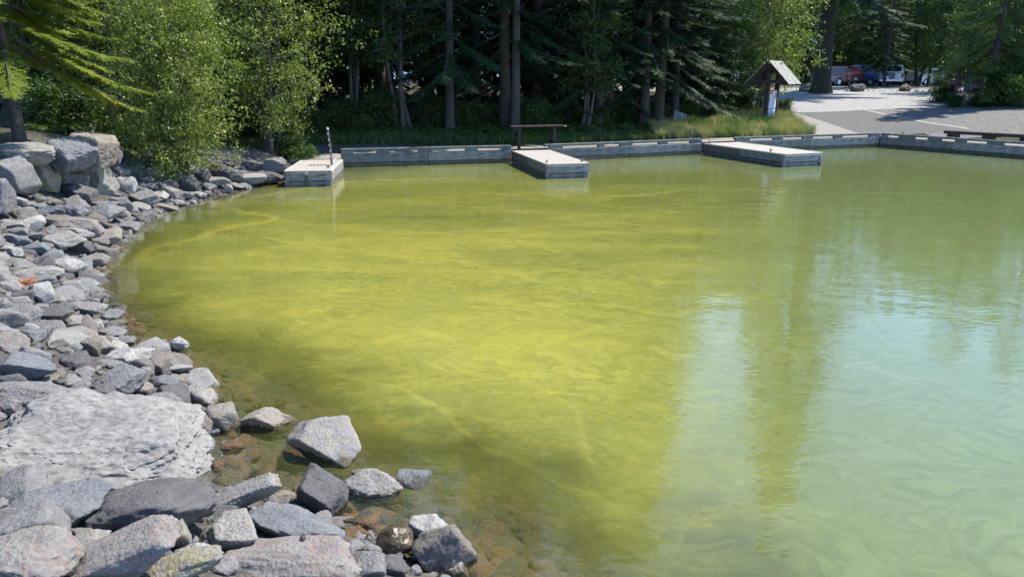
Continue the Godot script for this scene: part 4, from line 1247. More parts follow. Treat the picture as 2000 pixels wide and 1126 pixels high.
func make_rocks() -> void:
	var key := {"S": 1}
	var rows := [
		["tan wedge-topped rock with shaded flat front standing alone in the shallows", -2.24, -0.01, -6.14, 0.22, 0.15, 0.18, 0.10, 0.25, -0.12, "t", "w", false],
		["big white-veined grey boulder with a pointed top, tallest in the water", -1.56, 0.03, -5.63, 0.31, 0.19, 0.26, -0.35, 0.25, -0.19, "p", "w", false],
		["dark pyramid-shaped boulder with rough tip, beside the stick in the water", -1.39, 0.09, -4.75, 0.20, 0.24, 0.22, -0.10, 0.30, 0.10, "d", "w", false],
		["pale flat-topped stone in the water between dark pyramid and small grey stone", -1.05, -0.02, -5.04, 0.20, 0.11, 0.18, 2.88, 0.14, 0.02, "p", "r", false],
		["small blue-grey stone half under water, farthest right of the shallows trio", -0.77, -0.01, -5.14, 0.15, 0.05, 0.11, -0.10, 0.35, -0.12, "b", "a", false],
		["long pale slab leaning out of the clear shallows beside the giant slab", -1.85, 0.26, -4.46, 0.28, 0.08, 0.11, 0.30, 0.20, 0.42, "p", "s", false],
		["white-topped blocky stone resting on the curved grey slab at water edge", -0.57, -0.01, -4.43, 0.13, 0.15, 0.12, -0.44, 0.30, 0.04, "w", "b", false],
		["curved grey-brown slab sloping into the water under a white block", -0.46, 0.03, -4.18, 0.18, 0.23, 0.17, 0.30, 0.10, 0.50, "n", "s", false],
		["tiny white stone alone in the green water off the rocky bank", -3.84, 0.07, -8.01, 0.11, 0.08, 0.10, 3.24, 0.20, 0.19, "w", "r", false],
		["upright tan block with its foot in the water, right of a dark cube", -2.61, 0.05, -6.07, 0.14, 0.18, 0.16, -0.11, 0.33, -0.02, "t", "a", false],
		["pale ridged stone behind the upright tan block", -2.98, -0.00, -6.63, 0.15, 0.12, 0.14, 0.44, 0.36, -0.18, "p", "a", false],
		["dark brownish cube at the waterline, left of the upright tan block", -2.70, 0.15, -5.78, 0.12, 0.14, 0.11, -0.36, 0.13, 0.20, "n", "a", false],
		["small brown-and-white stone just breaking the surface behind flat-topped stone", -1.19, -0.00, -5.23, 0.07, 0.03, 0.06, 3.08, 0.10, 0.15, "n", "r", false],
		["small speckled stone at the left foot of the dark pyramid boulder", -1.71, -0.02, -4.91, 0.10, 0.05, 0.09, 3.22, 0.15, 0.18, "t", "r", false],
		["wet brown algae-stained boulder half under water by the white block", -0.77, 0.08, -4.22, 0.13, 0.10, 0.12, 0.18, 0.25, 0.22, "m", "r", false],
		["grey angular stone at the bottom edge of the photo, left of a twin", -0.83, 0.22, -3.77, 0.12, 0.06, 0.11, 0.17, 0.11, 0.16, "g", "a", false],
		["darker angular stone at the bottom edge, right of a twin", -0.72, 0.14, -3.88, 0.10, 0.07, 0.09, 0.46, 0.37, 0.03, "d", "a", false],
		["pale pointed stone in the bottom corner, rightmost of the bank", -0.36, -0.04, -4.07, 0.08, 0.08, 0.07, 0.21, 0.12, 0.15, "p", "a", false],
		["dark blue stone wedged below the white-topped block", -0.78, -0.03, -4.42, 0.08, 0.09, 0.08, 0.07, 0.15, -0.19, "d", "a", false],
		["pinkish flat stone partly shaded by the dark pyramid boulder", -1.59, 0.21, -4.35, 0.09, 0.08, 0.08, 3.50, -0.02, 0.13, "k", "s", false],
		["giant layered grey slab, largest rock of the bank", -2.85, 0.50, -4.62, 0.76, 0.29, 0.47, 0.12, 0.20, -0.08, "s", "S", false],
		["long dark rough boulder lying on the foot of the giant slab", -2.05, 0.68, -3.66, 0.39, 0.14, 0.34, 2.94, 0.26, -0.20, "d", "r", false],
		["blue-grey block with overhanging shaded front under the giant slab", -2.45, 0.78, -3.49, 0.23, 0.11, 0.21, 0.11, 0.07, 0.10, "b", "w", false],
		["pinkish mottled boulder in the bottom left corner", -2.13, 0.96, -2.85, 0.19, 0.10, 0.19, 2.97, 0.13, 0.22, "k", "r", false],
		["pink tilted slab at the bottom edge below the dark rough boulder", -1.83, 0.89, -2.93, 0.31, 0.09, 0.12, 0.25, 0.30, 0.35, "k", "s", false],
		["small tan block leaning on the dark rough boulder", -1.78, 0.68, -3.40, 0.10, 0.11, 0.10, 0.45, 0.39, -0.09, "t", "a", false],
		["pale block with cracked dark front right of the tan block", -1.58, 0.54, -3.60, 0.19, 0.11, 0.16, -0.24, 0.29, 0.21, "p", "w", false],
		["blue-grey bulky boulder behind the pink granite at the bottom edge", -1.32, 0.30, -4.03, 0.33, 0.09, 0.17, 2.98, 0.29, 0.17, "b", "r", false],
		["large pink granite boulder with a pine cone on it", -1.20, 0.47, -3.47, 0.41, 0.11, 0.19, 3.02, 0.25, -0.05, "k", "r", false],
		["yellow-lichened boulder at the bottom edge of the photo", -1.63, 0.74, -3.04, 0.23, 0.06, 0.09, 0.37, 0.17, 0.19, "y", "r", false],
		["white stone squeezed between pink slab and yellow-lichened boulder", -1.65, 0.64, -3.28, 0.09, 0.04, 0.08, 0.01, 0.20, 0.10, "w", "a", false],
		["pale stone in the gap left of the pink tilted slab", -2.11, 0.80, -3.20, 0.11, 0.03, 0.07, -0.26, 0.16, 0.21, "p", "a", false],
		["grey stone in the gap left of the pink granite boulder", -1.47, 0.59, -3.26, 0.07, 0.04, 0.07, 0.02, 0.24, -0.21, "g", "a", false],
		["small pale stone in front of the leaning slab", -1.63, 0.29, -4.17, 0.08, 0.06, 0.08, -0.08, 0.25, -0.21, "p", "a", false],
		["shaded dark stone tucked beneath the blue-grey block at left edge", -2.49, 0.91, -3.18, 0.07, 0.06, 0.07, 0.12, 0.27, -0.19, "d", "w", false],
		["long dark log-shaped stone with pale top above the giant slab", -3.68, 0.60, -5.37, 0.36, 0.11, 0.14, 3.27, 0.07, 0.18, "g", "l", false],
		["blue-grey and pink slab jutting in at the left edge", -4.03, 0.71, -5.68, 0.21, 0.13, 0.18, 0.11, 0.15, -0.00, "b", "w", false],
		["pale pinkish rock at the left edge behind the jutting slab", -4.49, 0.72, -6.23, 0.20, 0.08, 0.17, 0.09, 0.38, -0.21, "k", "a", false],
		["dark blue-grey stone just above the giant slab", -3.32, 0.38, -5.65, 0.24, 0.07, 0.13, -0.13, 0.27, -0.09, "b", "a", false],
		["ribbed grey stone touching the giant slab, left of the dark cube", -3.07, 0.27, -5.93, 0.21, 0.13, 0.09, 0.10, 0.08, -0.08, "g", "l", false],
		["pale angular stone at the upper right of the giant slab", -2.98, 0.23, -5.65, 0.15, 0.06, 0.12, -0.13, 0.26, -0.09, "p", "a", false],
		["grey stone at the left edge between log-shaped stone and giant slab", -3.71, 0.65, -5.02, 0.08, 0.09, 0.08, -0.12, 0.32, -0.21, "g", "a", false],
		["small pale stone left of the brownish cube", -2.87, 0.16, -5.77, 0.06, 0.07, 0.06, 0.07, 0.31, -0.08, "p", "a", false],
		["broad grey boulder with light facet at the waterline bend", -3.55, 0.37, -6.22, 0.23, 0.13, 0.19, -0.28, 0.33, -0.11, "g", "a", false],
		["small pinkish stone right of the broad grey boulder", -3.42, 0.26, -6.30, 0.12, 0.06, 0.09, -0.06, 0.29, -0.18, "k", "a", false],
		["dark stone with an orange edge left of the broad grey boulder", -3.55, 0.42, -5.90, 0.13, 0.07, 0.11, 2.96, 0.19, -0.12, "d", "s", false],
		["smooth grey-brown stone near the point of the bank", -3.63, 0.25, -6.77, 0.12, 0.12, 0.10, 0.46, 0.07, 0.07, "n", "r", false],
		["dark brown upright stone at the point of the bank", -3.62, 0.17, -7.05, 0.11, 0.14, 0.12, 0.38, 0.21, -0.12, "n", "a", false],
		["dark-fronted blue stone at the water below the brown upright stone", -3.38, 0.15, -6.69, 0.13, 0.06, 0.10, -0.38, 0.24, -0.14, "b", "w", false],
		["thin white-speckled stone awash off the point of the bank", -3.55, 0.03, -7.36, 0.13, 0.04, 0.05, 0.31, 0.25, -0.07, "w", "s", false],
		["white-grey cracked boulder uphill of the brown upright stone", -3.93, 0.30, -6.95, 0.17, 0.10, 0.16, 0.33, 0.08, 0.05, "w", "a", false],
		["narrow dark slab under the white-grey cracked boulder", -3.96, 0.31, -6.79, 0.14, 0.04, 0.09, 3.23, 0.05, 0.13, "g", "s", false],
		["dark faceted stone in the middle of the bank", -4.04, 0.49, -6.38, 0.15, 0.09, 0.14, -0.23, 0.17, -0.04, "d", "a", false],
		["grey faceted stone just below the dark faceted stone", -3.83, 0.47, -6.14, 0.10, 0.07, 0.09, -0.08, 0.19, 0.19, "g", "a", false],
		["small tan-yellow flat stone above the log-shaped stone", -3.92, 0.56, -5.82, 0.09, 0.03, 0.06, -0.34, 0.12, 0.15, "y", "s", false],
		["large brownish broken boulder amid the bank", -4.64, 0.36, -7.39, 0.27, 0.09, 0.21, 0.12, 0.23, 0.03, "t", "w", false],
		["brown-grey pointed stone beside the brownish broken boulder", -4.23, 0.41, -6.99, 0.11, 0.11, 0.10, 0.49, 0.30, -0.21, "n", "a", false],
		["pale flat stone near the water right of the brown pointed stone", -4.62, 0.12, -7.95, 0.14, 0.07, 0.11, 3.10, 0.14, 0.17, "p", "s", false],
		["grey wedge dipping its nose in the water", -4.61, -0.00, -8.24, 0.17, 0.06, 0.12, 0.36, 0.35, 0.21, "g", "w", false],
		["smooth blue stone right of the pinkish left-edge rock", -4.66, 0.60, -6.79, 0.13, 0.08, 0.11, -0.26, 0.06, 0.13, "b", "a", false],
		["grey flat boulder behind the smooth blue stone", -5.04, 0.40, -7.56, 0.22, 0.06, 0.14, 0.01, 0.26, 0.18, "g", "s", false],
		["lower of two low grey stones awash side by side", -4.84, 0.05, -8.52, 0.14, 0.04, 0.11, 0.08, 0.12, -0.17, "g", "s", false],
		["upper of two low pale stones awash side by side", -5.11, -0.02, -9.02, 0.16, 0.04, 0.11, 0.00, 0.18, 0.01, "p", "s", false],
		["bright white small stone close to the waterline", -5.02, 0.14, -8.46, 0.09, 0.07, 0.07, 0.44, 0.26, -0.07, "w", "a", false],
		["flat brown stone under the bright white small stone", -4.89, 0.13, -8.24, 0.13, 0.04, 0.11, 2.89, 0.23, -0.19, "n", "s", false],
		["pale split stone uphill of the bright white small stone", -5.15, 0.27, -8.21, 0.13, 0.08, 0.12, -0.28, 0.09, 0.17, "p", "a", false],
		["small grey pointed stone left of the bright white stone", -5.16, 0.19, -8.51, 0.07, 0.07, 0.06, -0.38, 0.13, -0.10, "g", "a", false],
		["dark block awash at the waterline below the grey pyramids", -5.33, -0.01, -9.47, 0.15, 0.04, 0.11, 0.39, 0.09, 0.19, "d", "a", false],
		["grey block with a pale flat front near the waterline", -5.46, 0.20, -8.95, 0.20, 0.10, 0.16, -0.01, 0.25, -0.04, "g", "w", false],
		["pale tapering stone right of the flat-fronted grey block", -5.47, 0.10, -9.26, 0.13, 0.07, 0.11, 0.26, 0.04, 0.01, "p", "s", false],
		["shadow-faced dark boulder in the upper middle bank", -5.31, 0.40, -8.03, 0.24, 0.11, 0.19, -0.08, 0.22, 0.12, "d", "w", false],
		["flat grey boulder left of the shadow-faced boulder", -5.38, 0.52, -7.70, 0.24, 0.11, 0.16, -0.50, 0.22, -0.20, "g", "s", false],
		["little tan stone above the shadow-faced dark boulder", -5.72, 0.30, -8.93, 0.10, 0.07, 0.09, -0.02, 0.06, 0.09, "t", "a", false],
		["blue-grey lump right of the rust-orange plant clump", -5.78, 0.43, -8.68, 0.13, 0.11, 0.12, 0.02, 0.22, -0.15, "b", "a", false],
		["grey angular boulder nearest the tiny white waterline stone", -5.90, 0.22, -9.58, 0.20, 0.13, 0.17, -0.43, 0.19, -0.05, "g", "a", false],
		["dark stone leaning on the grey angular boulder", -5.85, 0.12, -9.78, 0.08, 0.09, 0.07, -0.20, 0.14, 0.21, "d", "a", false],
		["tiny white block at the waterline with a root beside it", -6.20, 0.06, -10.43, 0.08, 0.06, 0.06, -0.37, 0.05, 0.10, "w", "a", false],
		["pale flat stone left of the rust-orange plant clump", -5.74, 0.51, -8.21, 0.13, 0.08, 0.11, 0.30, -0.03, -0.02, "p", "s", false],
		["grey stone cut by the left edge of the photo", -5.58, 0.59, -7.73, 0.08, 0.10, 0.08, 0.15, 0.24, 0.06, "g", "a", false],
		["mottled white-and-grey boulder near the tan-pink wedge", -6.82, 0.22, -10.99, 0.23, 0.18, 0.20, 0.39, 0.07, 0.06, "w", "a", false],
		["tan-pink wedge with its tip in the water", -7.02, 0.06, -12.01, 0.28, 0.13, 0.22, 0.26, 0.16, 0.20, "k", "w", false],
		["blue-grey knob behind the mottled boulder", -7.30, 0.29, -11.48, 0.15, 0.13, 0.13, -0.08, 0.06, -0.12, "b", "a", false],
		["dark lump left of the mottled boulder", -7.04, 0.32, -10.83, 0.15, 0.12, 0.13, -0.23, 0.26, 0.13, "d", "a", false],
		["grey stone in the left part of the upper bank", -7.00, 0.43, -10.25, 0.24, 0.07, 0.16, -0.28, 0.10, -0.21, "g", "a", false],
		["pale pointed plate below the dark lump", -6.75, 0.35, -10.22, 0.27, 0.09, 0.22, 2.97, -0.01, 0.08, "p", "s", false],
		["dark low stone under the mottled boulder", -6.66, 0.20, -10.54, 0.16, 0.08, 0.13, 3.58, 0.18, 0.10, "d", "s", false],
		["long grey plate across the upper bank", -6.38, 0.41, -9.46, 0.28, 0.08, 0.14, 0.06, 0.23, 0.10, "g", "s", false],
		["pale plate near the left edge, above the rust-orange clump", -6.17, 0.55, -8.74, 0.15, 0.08, 0.11, -0.03, 0.22, -0.20, "p", "s", false],
		["pale small pyramid right of the long grey plate", -6.33, 0.18, -10.17, 0.14, 0.06, 0.12, -0.41, 0.08, 0.17, "p", "a", false],
		["big pale faceted boulder of the upper bank", -7.63, 0.37, -12.13, 0.38, 0.16, 0.33, -0.32, 0.06, 0.15, "p", "a", false],
		["dark rounded boulder just above the tan-pink wedge", -7.41, 0.22, -12.43, 0.20, 0.17, 0.17, 0.34, 0.29, 0.15, "d", "a", false],
		["pinkish thin stone right of the dark rounded boulder", -7.36, 0.09, -12.77, 0.12, 0.11, 0.10, 3.59, 0.23, -0.20, "k", "s", false],
		["white knob at the water beyond the tan-pink wedge", -7.26, -0.02, -12.88, 0.10, 0.08, 0.08, 0.01, -0.01, 0.11, "w", "r", false],
		["tan plate at the waterline beyond the dark rounded boulder", -7.63, 0.15, -13.58, 0.29, 0.15, 0.22, 0.43, 0.14, 0.16, "t", "s", false],
		["brownish stone under the tan plate at the waterline", -7.53, 0.13, -13.19, 0.18, 0.09, 0.15, -0.32, 0.08, 0.22, "n", "a", false],
		["blue-grey stone by the left edge of the upper bank", -7.86, 0.53, -11.48, 0.18, 0.13, 0.14, 3.29, 0.17, 0.11, "b", "s", false],
		["small blue stone behind the big pale faceted boulder", -8.02, 0.41, -12.66, 0.18, 0.06, 0.15, -0.11, 0.18, -0.05, "b", "a", false],
		["low grey stone left of the small blue stone", -8.00, 0.49, -12.03, 0.20, 0.08, 0.17, 2.99, 0.29, -0.05, "g", "s", false],
		["white plate by the left edge of the upper bank", -7.50, 0.53, -10.80, 0.16, 0.08, 0.12, 2.88, 0.25, 0.21, "w", "s", false],
		["bluish plate left of the big pale faceted boulder", -7.60, 0.40, -11.49, 0.21, 0.12, 0.16, 3.06, 0.00, -0.04, "b", "s", false],
		["rough brown-grey boulder below the retaining boulders", -8.32, 0.51, -13.25, 0.33, 0.14, 0.30, 0.39, 0.11, -0.00, "n", "a", false],
		["pinkish sloping slab in front of the long dark plank-like slab", -8.00, 0.37, -13.47, 0.35, 0.22, 0.26, 3.13, 0.16, 0.16, "k", "s", false],
		["long dark plank-like slab of the upper bank", -8.13, 0.35, -13.95, 0.57, 0.16, 0.23, -0.36, 0.00, 0.01, "d", "l", false],
		["pale slab lapping the big faceted boulder", -7.86, 0.35, -12.96, 0.28, 0.14, 0.23, 3.58, 0.18, 0.16, "p", "s", false],
		["grey-white stone at the waterline right of the dark plank-like slab", -7.92, 0.08, -14.95, 0.27, 0.13, 0.20, 0.10, 0.25, 0.21, "g", "w", false],
		["small brown stone left of the grey-white waterline stone", -7.80, 0.14, -14.29, 0.13, 0.11, 0.12, 0.39, 0.16, -0.10, "n", "a", false],
		["pale heap stone at the left edge under the retaining boulders", -8.39, 0.65, -12.20, 0.23, 0.11, 0.19, 0.30, 0.01, -0.06, "p", "s", false],
		["thin grey stone under the pale heap stone at left edge", -8.19, 0.59, -11.95, 0.24, 0.07, 0.13, -0.18, 0.10, 0.09, "g", "s", false],
		["grey block with a rounded top under the dark-fronted boulder", -8.56, 0.51, -14.38, 0.31, 0.17, 0.24, -0.29, 0.12, 0.10, "g", "r", false],
		["blue-grey low stone under the yellowish retaining boulder", -8.74, 0.60, -13.87, 0.26, 0.11, 0.21, 3.50, 0.22, 0.17, "b", "s", false],
		["small dark pyramid under the retaining boulders", -8.68, 0.64, -13.36, 0.14, 0.10, 0.11, -0.45, 0.37, 0.17, "d", "a", false],
		["rounded grey boulder right of the rounded-top block", -8.39, 0.36, -15.01, 0.34, 0.18, 0.26, 0.28, 0.29, 0.16, "g", "r", false],
		["brown-grey flat boulder in front of the rounded grey boulder", -8.37, 0.31, -14.78, 0.30, 0.10, 0.22, -0.31, 0.14, -0.14, "n", "a", false],
		["pale pink stone by the rounded grey boulder", -8.37, 0.20, -15.68, 0.18, 0.12, 0.15, 3.50, 0.01, -0.20, "k", "r", false],
		["grey stone behind the rounded grey boulder", -8.66, 0.40, -15.50, 0.30, 0.18, 0.25, -0.32, 0.08, 0.13, "g", "a", false],
		["upright grey block with a pale face below the willow bush", -8.61, 0.37, -16.08, 0.26, 0.23, 0.19, -0.38, 0.14, 0.18, "g", "w", false],
		["long sloping grey stone below the willow bush", -8.65, 0.31, -17.21, 0.48, 0.19, 0.34, -0.46, 0.21, 0.10, "g", "w", false],
		["white stone on the shore below the willow bush", -8.66, 0.25, -17.99, 0.29, 0.13, 0.24, -0.16, 0.06, -0.07, "w", "a", false],
		["tan upright stone on the shore below the willow bush", -8.47, 0.26, -18.36, 0.24, 0.20, 0.20, -0.12, 0.08, 0.06, "t", "a", false],
		["pale flat stone at the water right of the tan upright stone", -8.35, 0.15, -18.83, 0.23, 0.11, 0.18, 3.38, 0.09, 0.02, "p", "s", false],
		["little pale stone in front of the tan upright stone", -8.29, 0.06, -18.14, 0.18, 0.08, 0.14, 2.76, -0.02, -0.03, "p", "r", false],
		["flat tan stone at the waterline below the willow bush", -8.24, 0.03, -17.56, 0.33, 0.09, 0.13, 3.08, -0.02, 0.19, "t", "s", false],
		["dark layered boulder right of the willow bush", -8.53, 0.36, -19.50, 0.30, 0.32, 0.25, -0.13, 0.32, 0.11, "d", "a", false],
		["low white stone at the waterline below the dark layered boulder", -8.19, 0.09, -19.33, 0.19, 0.07, 0.14, 2.94, -0.01, 0.20, "w", "r", false],
		["long pale stone between dark boulder and white wedge", -8.24, 0.28, -20.53, 0.43, 0.12, 0.20, -0.16, 0.18, 0.00, "p", "s", false],
		["grey stone under the long pale stone", -8.26, 0.20, -19.98, 0.23, 0.15, 0.18, -0.44, 0.15, 0.10, "g", "a", false],
		["small round stone standing in the far shallows", -7.83, 0.10, -20.37, 0.12, 0.12, 0.09, 0.24, 0.01, 0.17, "p", "r", false],
		["white wedge-shaped rock left of the near-end dock", -7.69, 0.18, -21.73, 0.57, 0.17, 0.40, 0.16, 0.09, 0.19, "w", "w", false],
		["flat pale stone under the white wedge-shaped rock", -7.93, 0.13, -20.88, 0.35, 0.10, 0.14, 2.78, 0.18, 0.07, "p", "s", false],
		["grey pointed stone under the white wedge-shaped rock", -7.68, 0.06, -21.07, 0.21, 0.09, 0.17, -0.08, 0.16, -0.14, "g", "a", false],
		["dark layered rock behind the white wedge-shaped rock", -7.95, 0.44, -22.84, 0.31, 0.24, 0.22, -0.02, 0.20, -0.17, "d", "s", false],
		["light layered rock beside the corner of the left dock", -7.43, 0.38, -23.38, 0.45, 0.34, 0.30, 2.82, 0.08, -0.10, "p", "s", false],
		["shaded dark rock at the left side of the left dock", -7.51, 0.15, -22.26, 0.56, 0.20, 0.44, -0.12, -0.04, 0.00, "d", "r", false],
		["dark boulder under the alder branches", -8.23, 0.38, -21.32, 0.54, 0.22, 0.38, 2.89, 0.26, 0.20, "d", "r", false],
		["pale stone between grey shore stones", -8.47, 0.21, -16.66, 0.28, 0.08, 0.18, -0.05, 0.33, -0.19, "p", "a", false],
		["grey stone by the pale stone on the far shore", -8.53, 0.23, -16.26, 0.22, 0.10, 0.17, -0.00, 0.40, -0.15, "g", "a", false],
		["dark round rock under the willow bush edge", -8.50, 0.43, -20.33, 0.23, 0.19, 0.18, 0.09, 0.15, 0.18, "d", "r", false],
		["dark rock in the shade at the willow bush foot", -8.80, 0.38, -18.95, 0.24, 0.15, 0.17, -0.39, 0.15, 0.07, "d", "r", false],
		["shaded rock at the left foot of the willow bush", -9.02, 0.42, -18.31, 0.24, 0.12, 0.19, 0.48, 0.09, 0.05, "d", "a", false],
		["pale low boulder lying on top of the left retaining boulders", -9.70, 1.57, -14.90, 0.55, 0.24, 0.53, 0.22, 0.06, 0.01, "p", "r", true],
		["grey retaining boulder with a dark left face", -9.45, 1.22, -14.09, 0.33, 0.42, 0.37, -0.20, -0.06, 0.07, "g", "b", true],
		["yellow-stained square retaining boulder", -9.69, 1.08, -15.25, 0.30, 0.38, 0.33, -0.08, -0.04, 0.07, "y", "b", true],
		["blue-white rounded retaining boulder in the top course", -9.29, 1.48, -15.60, 0.51, 0.35, 0.50, -0.03, -0.02, 0.06, "b", "r", true],
		["orange-streaked square retaining boulder at the right end of the top course", -9.20, 1.46, -16.40, 0.49, 0.45, 0.49, -0.11, 0.08, -0.04, "t", "b", true],
		["pale greenish retaining boulder in the lower course", -9.49, 0.82, -16.80, 0.43, 0.43, 0.43, -0.00, 0.01, 0.04, "p", "b", true],
		["white layered boulder wedged in the retaining row", -9.85, 1.05, -16.43, 0.47, 0.45, 0.47, 0.24, 0.03, -0.09, "w", "w", true],
		["dark-fronted block at the foot of the retaining boulders", -9.25, 0.66, -15.66, 0.38, 0.25, 0.38, -0.19, 0.03, -0.08, "d", "w", true],
		["tall pinkish-grey retaining boulder at the left edge", -8.78, 1.07, -12.51, 0.28, 0.35, 0.31, 0.15, -0.05, -0.07, "g", "b", true],
		["dark layered boulder behind the orange-streaked one", -9.17, 1.31, -17.20, 0.20, 0.25, 0.22, 0.08, -0.06, 0.06, "d", "a", true],
	]
	var k := 0
	for q in rows:
		# label, x, y, z, half x, half y, half z, turn, tilt x, tilt z, tone, kind
		rock(q[0], Vector3(q[1], q[2], q[3]), Vector3(q[4], q[5], q[6]), Vector3(q[8], q[7], q[9]), q[10], q[11], 50 + k, "", "boulder" if q[12] else "rock")
		taken.append([Vector2(q[1], q[3]), maxf(q[4], q[6]) * 0.98, short_name(q[0])])
		k += 1
	# the many smaller stones between them
	var shapes := []
	for i in 14: shapes.append(rock_mesh(900 + i, 3, ["a", "w", "a", "s", "w", "a", "b"][i % 7]))
	var tones := ["g", "p", "b", "g", "d", "w", "t", "g", "k", "p", "n"]
	var word := {"g": "grey", "p": "pale", "b": "blue-grey", "d": "dark", "w": "whitish", "t": "tan", "k": "pinkish", "n": "brown"}
	var made := 0
	for i in 5200:
		if made >= 260: break
		var s := R.randf()
		var z := -2.4 - 18.5 * pow(s, 1.15)
		var x := -10.0 + R.randf() * 10.0
		var p := Vector2(x, z)
		var d := seg_dist(p, SHORE)
		var wet := Geometry2D.is_point_in_polygon(p, LAKE)
		if d > (0.12 if wet else 3.0) or x < z * 0.72 - 1.8 : continue
		if z < -12.5 and d > 1.6: continue
		var rad := R.randf_range(0.075, 0.17) * (1.0 + 0.045 * -z * 0.5)
		var free := true
		for t in taken:
			if p.distance_to(t[0]) < t[1] + rad * 0.55: free = false
		if not free: continue
		taken.append([p, rad * 0.8, ""])
		var tone: String = tones[R.randi() % tones.size()]
		var o := put("stone", shapes[R.randi() % 14], M["rock_" + tone])
		o.position = Vector3(x, land(x, z) + rad * 0.22, z)
		o.scale = Vector3(rad * R.randf_range(0.9, 1.5), rad * R.randf_range(0.6, 1.1), rad * R.randf_range(0.8, 1.15))
		o.rotation = Vector3(R.randf_range(-0.5, 0.5), R.randf() * TAU, R.randf_range(-0.5, 0.5))
		# named after the large rock it lies next to
		var near_name := ""
		var side := ""
		var best := 1e9
		for t in taken:
			var away: float = p.distance_to(t[0]) - t[1]
			if t[2] != "" and away < best:
				best = away
				near_name = t[2]
				var q: Vector2 = p - t[0]
				side = ("right of" if q.x > 0 else "left of") if absf(q.x) > absf(q.y) else ("in front of" if q.y > 0 else "behind")
		tag(o, "small %s stone just %s the %s" % [word[tone], side, near_name], "stone", "small stones between the rocks of the bank")
		made += 1
	# rubble that nobody could count
	var pebbles := []
	for i in 3: pebbles.append(rock_mesh(930 + i, 2, ["a", "s", "a"][i]))
	var tr := {"a": [], "b": [], "c": []}
	var sunk := {"a": [], "b": [], "c": []}
	for i in 42000:
		var z := -1.6 - 21.0 * R.randf()
		var x := -11.6 + R.randf() * 13.5
		var p := Vector2(x, z)
		if x < z * 0.74 - 2.0: continue
		var d := seg_dist(p, SHORE)
		var wet := Geometry2D.is_point_in_polygon(p, LAKE)
		if d > (2.3 if wet else 3.3) or (not wet and R.randf() < 0.45): continue
		var inside := false
		for t in taken:
			if t[2] != "" and p.distance_squared_to(t[0]) < t[1] * t[1] * 0.6: inside = true; break
		if inside: continue
		if z < -12.5 and d > 1.9 and not wet: continue
		var key2: String = ["a", "b", "c"][i % 3]
		var far := sqrt(-z / 6.0)
		var rad := R.randf_range(0.022, 0.065) * (1.0 if R.randf() < 0.85 else 1.6) * clampf(far, 0.7, 1.5)
		if wet and d > 0.15: rad = R.randf_range(0.03, 0.12)
		elif R.randf() < 0.3: continue
		var bs := Basis.from_euler(Vector3(R.randf_range(-0.5, 0.5), R.randf() * TAU, R.randf_range(-0.5, 0.5))).scaled(Vector3.ONE)
		var xf := Transform3D(bs * Basis.from_scale(Vector3(rad * 1.3, rad * 0.7, rad)), Vector3(x, land(x, z) + rad * 0.25, z))
		(sunk if wet and d > 0.15 else tr)[key2].append(xf)
	var i3 := 0
	for kk in tr:
		scatter("rubble", "small grey rubble between the bank stones", pebbles[i3], M["rock_" + ["g", "n", "d"][i3]], tr[kk], [])
		scatter("submerged_rubble", "brown algae-coated stones on the lake bed by the bank", pebbles[i3], M["bed_" + kk], sunk[kk], [])
		i3 += 1
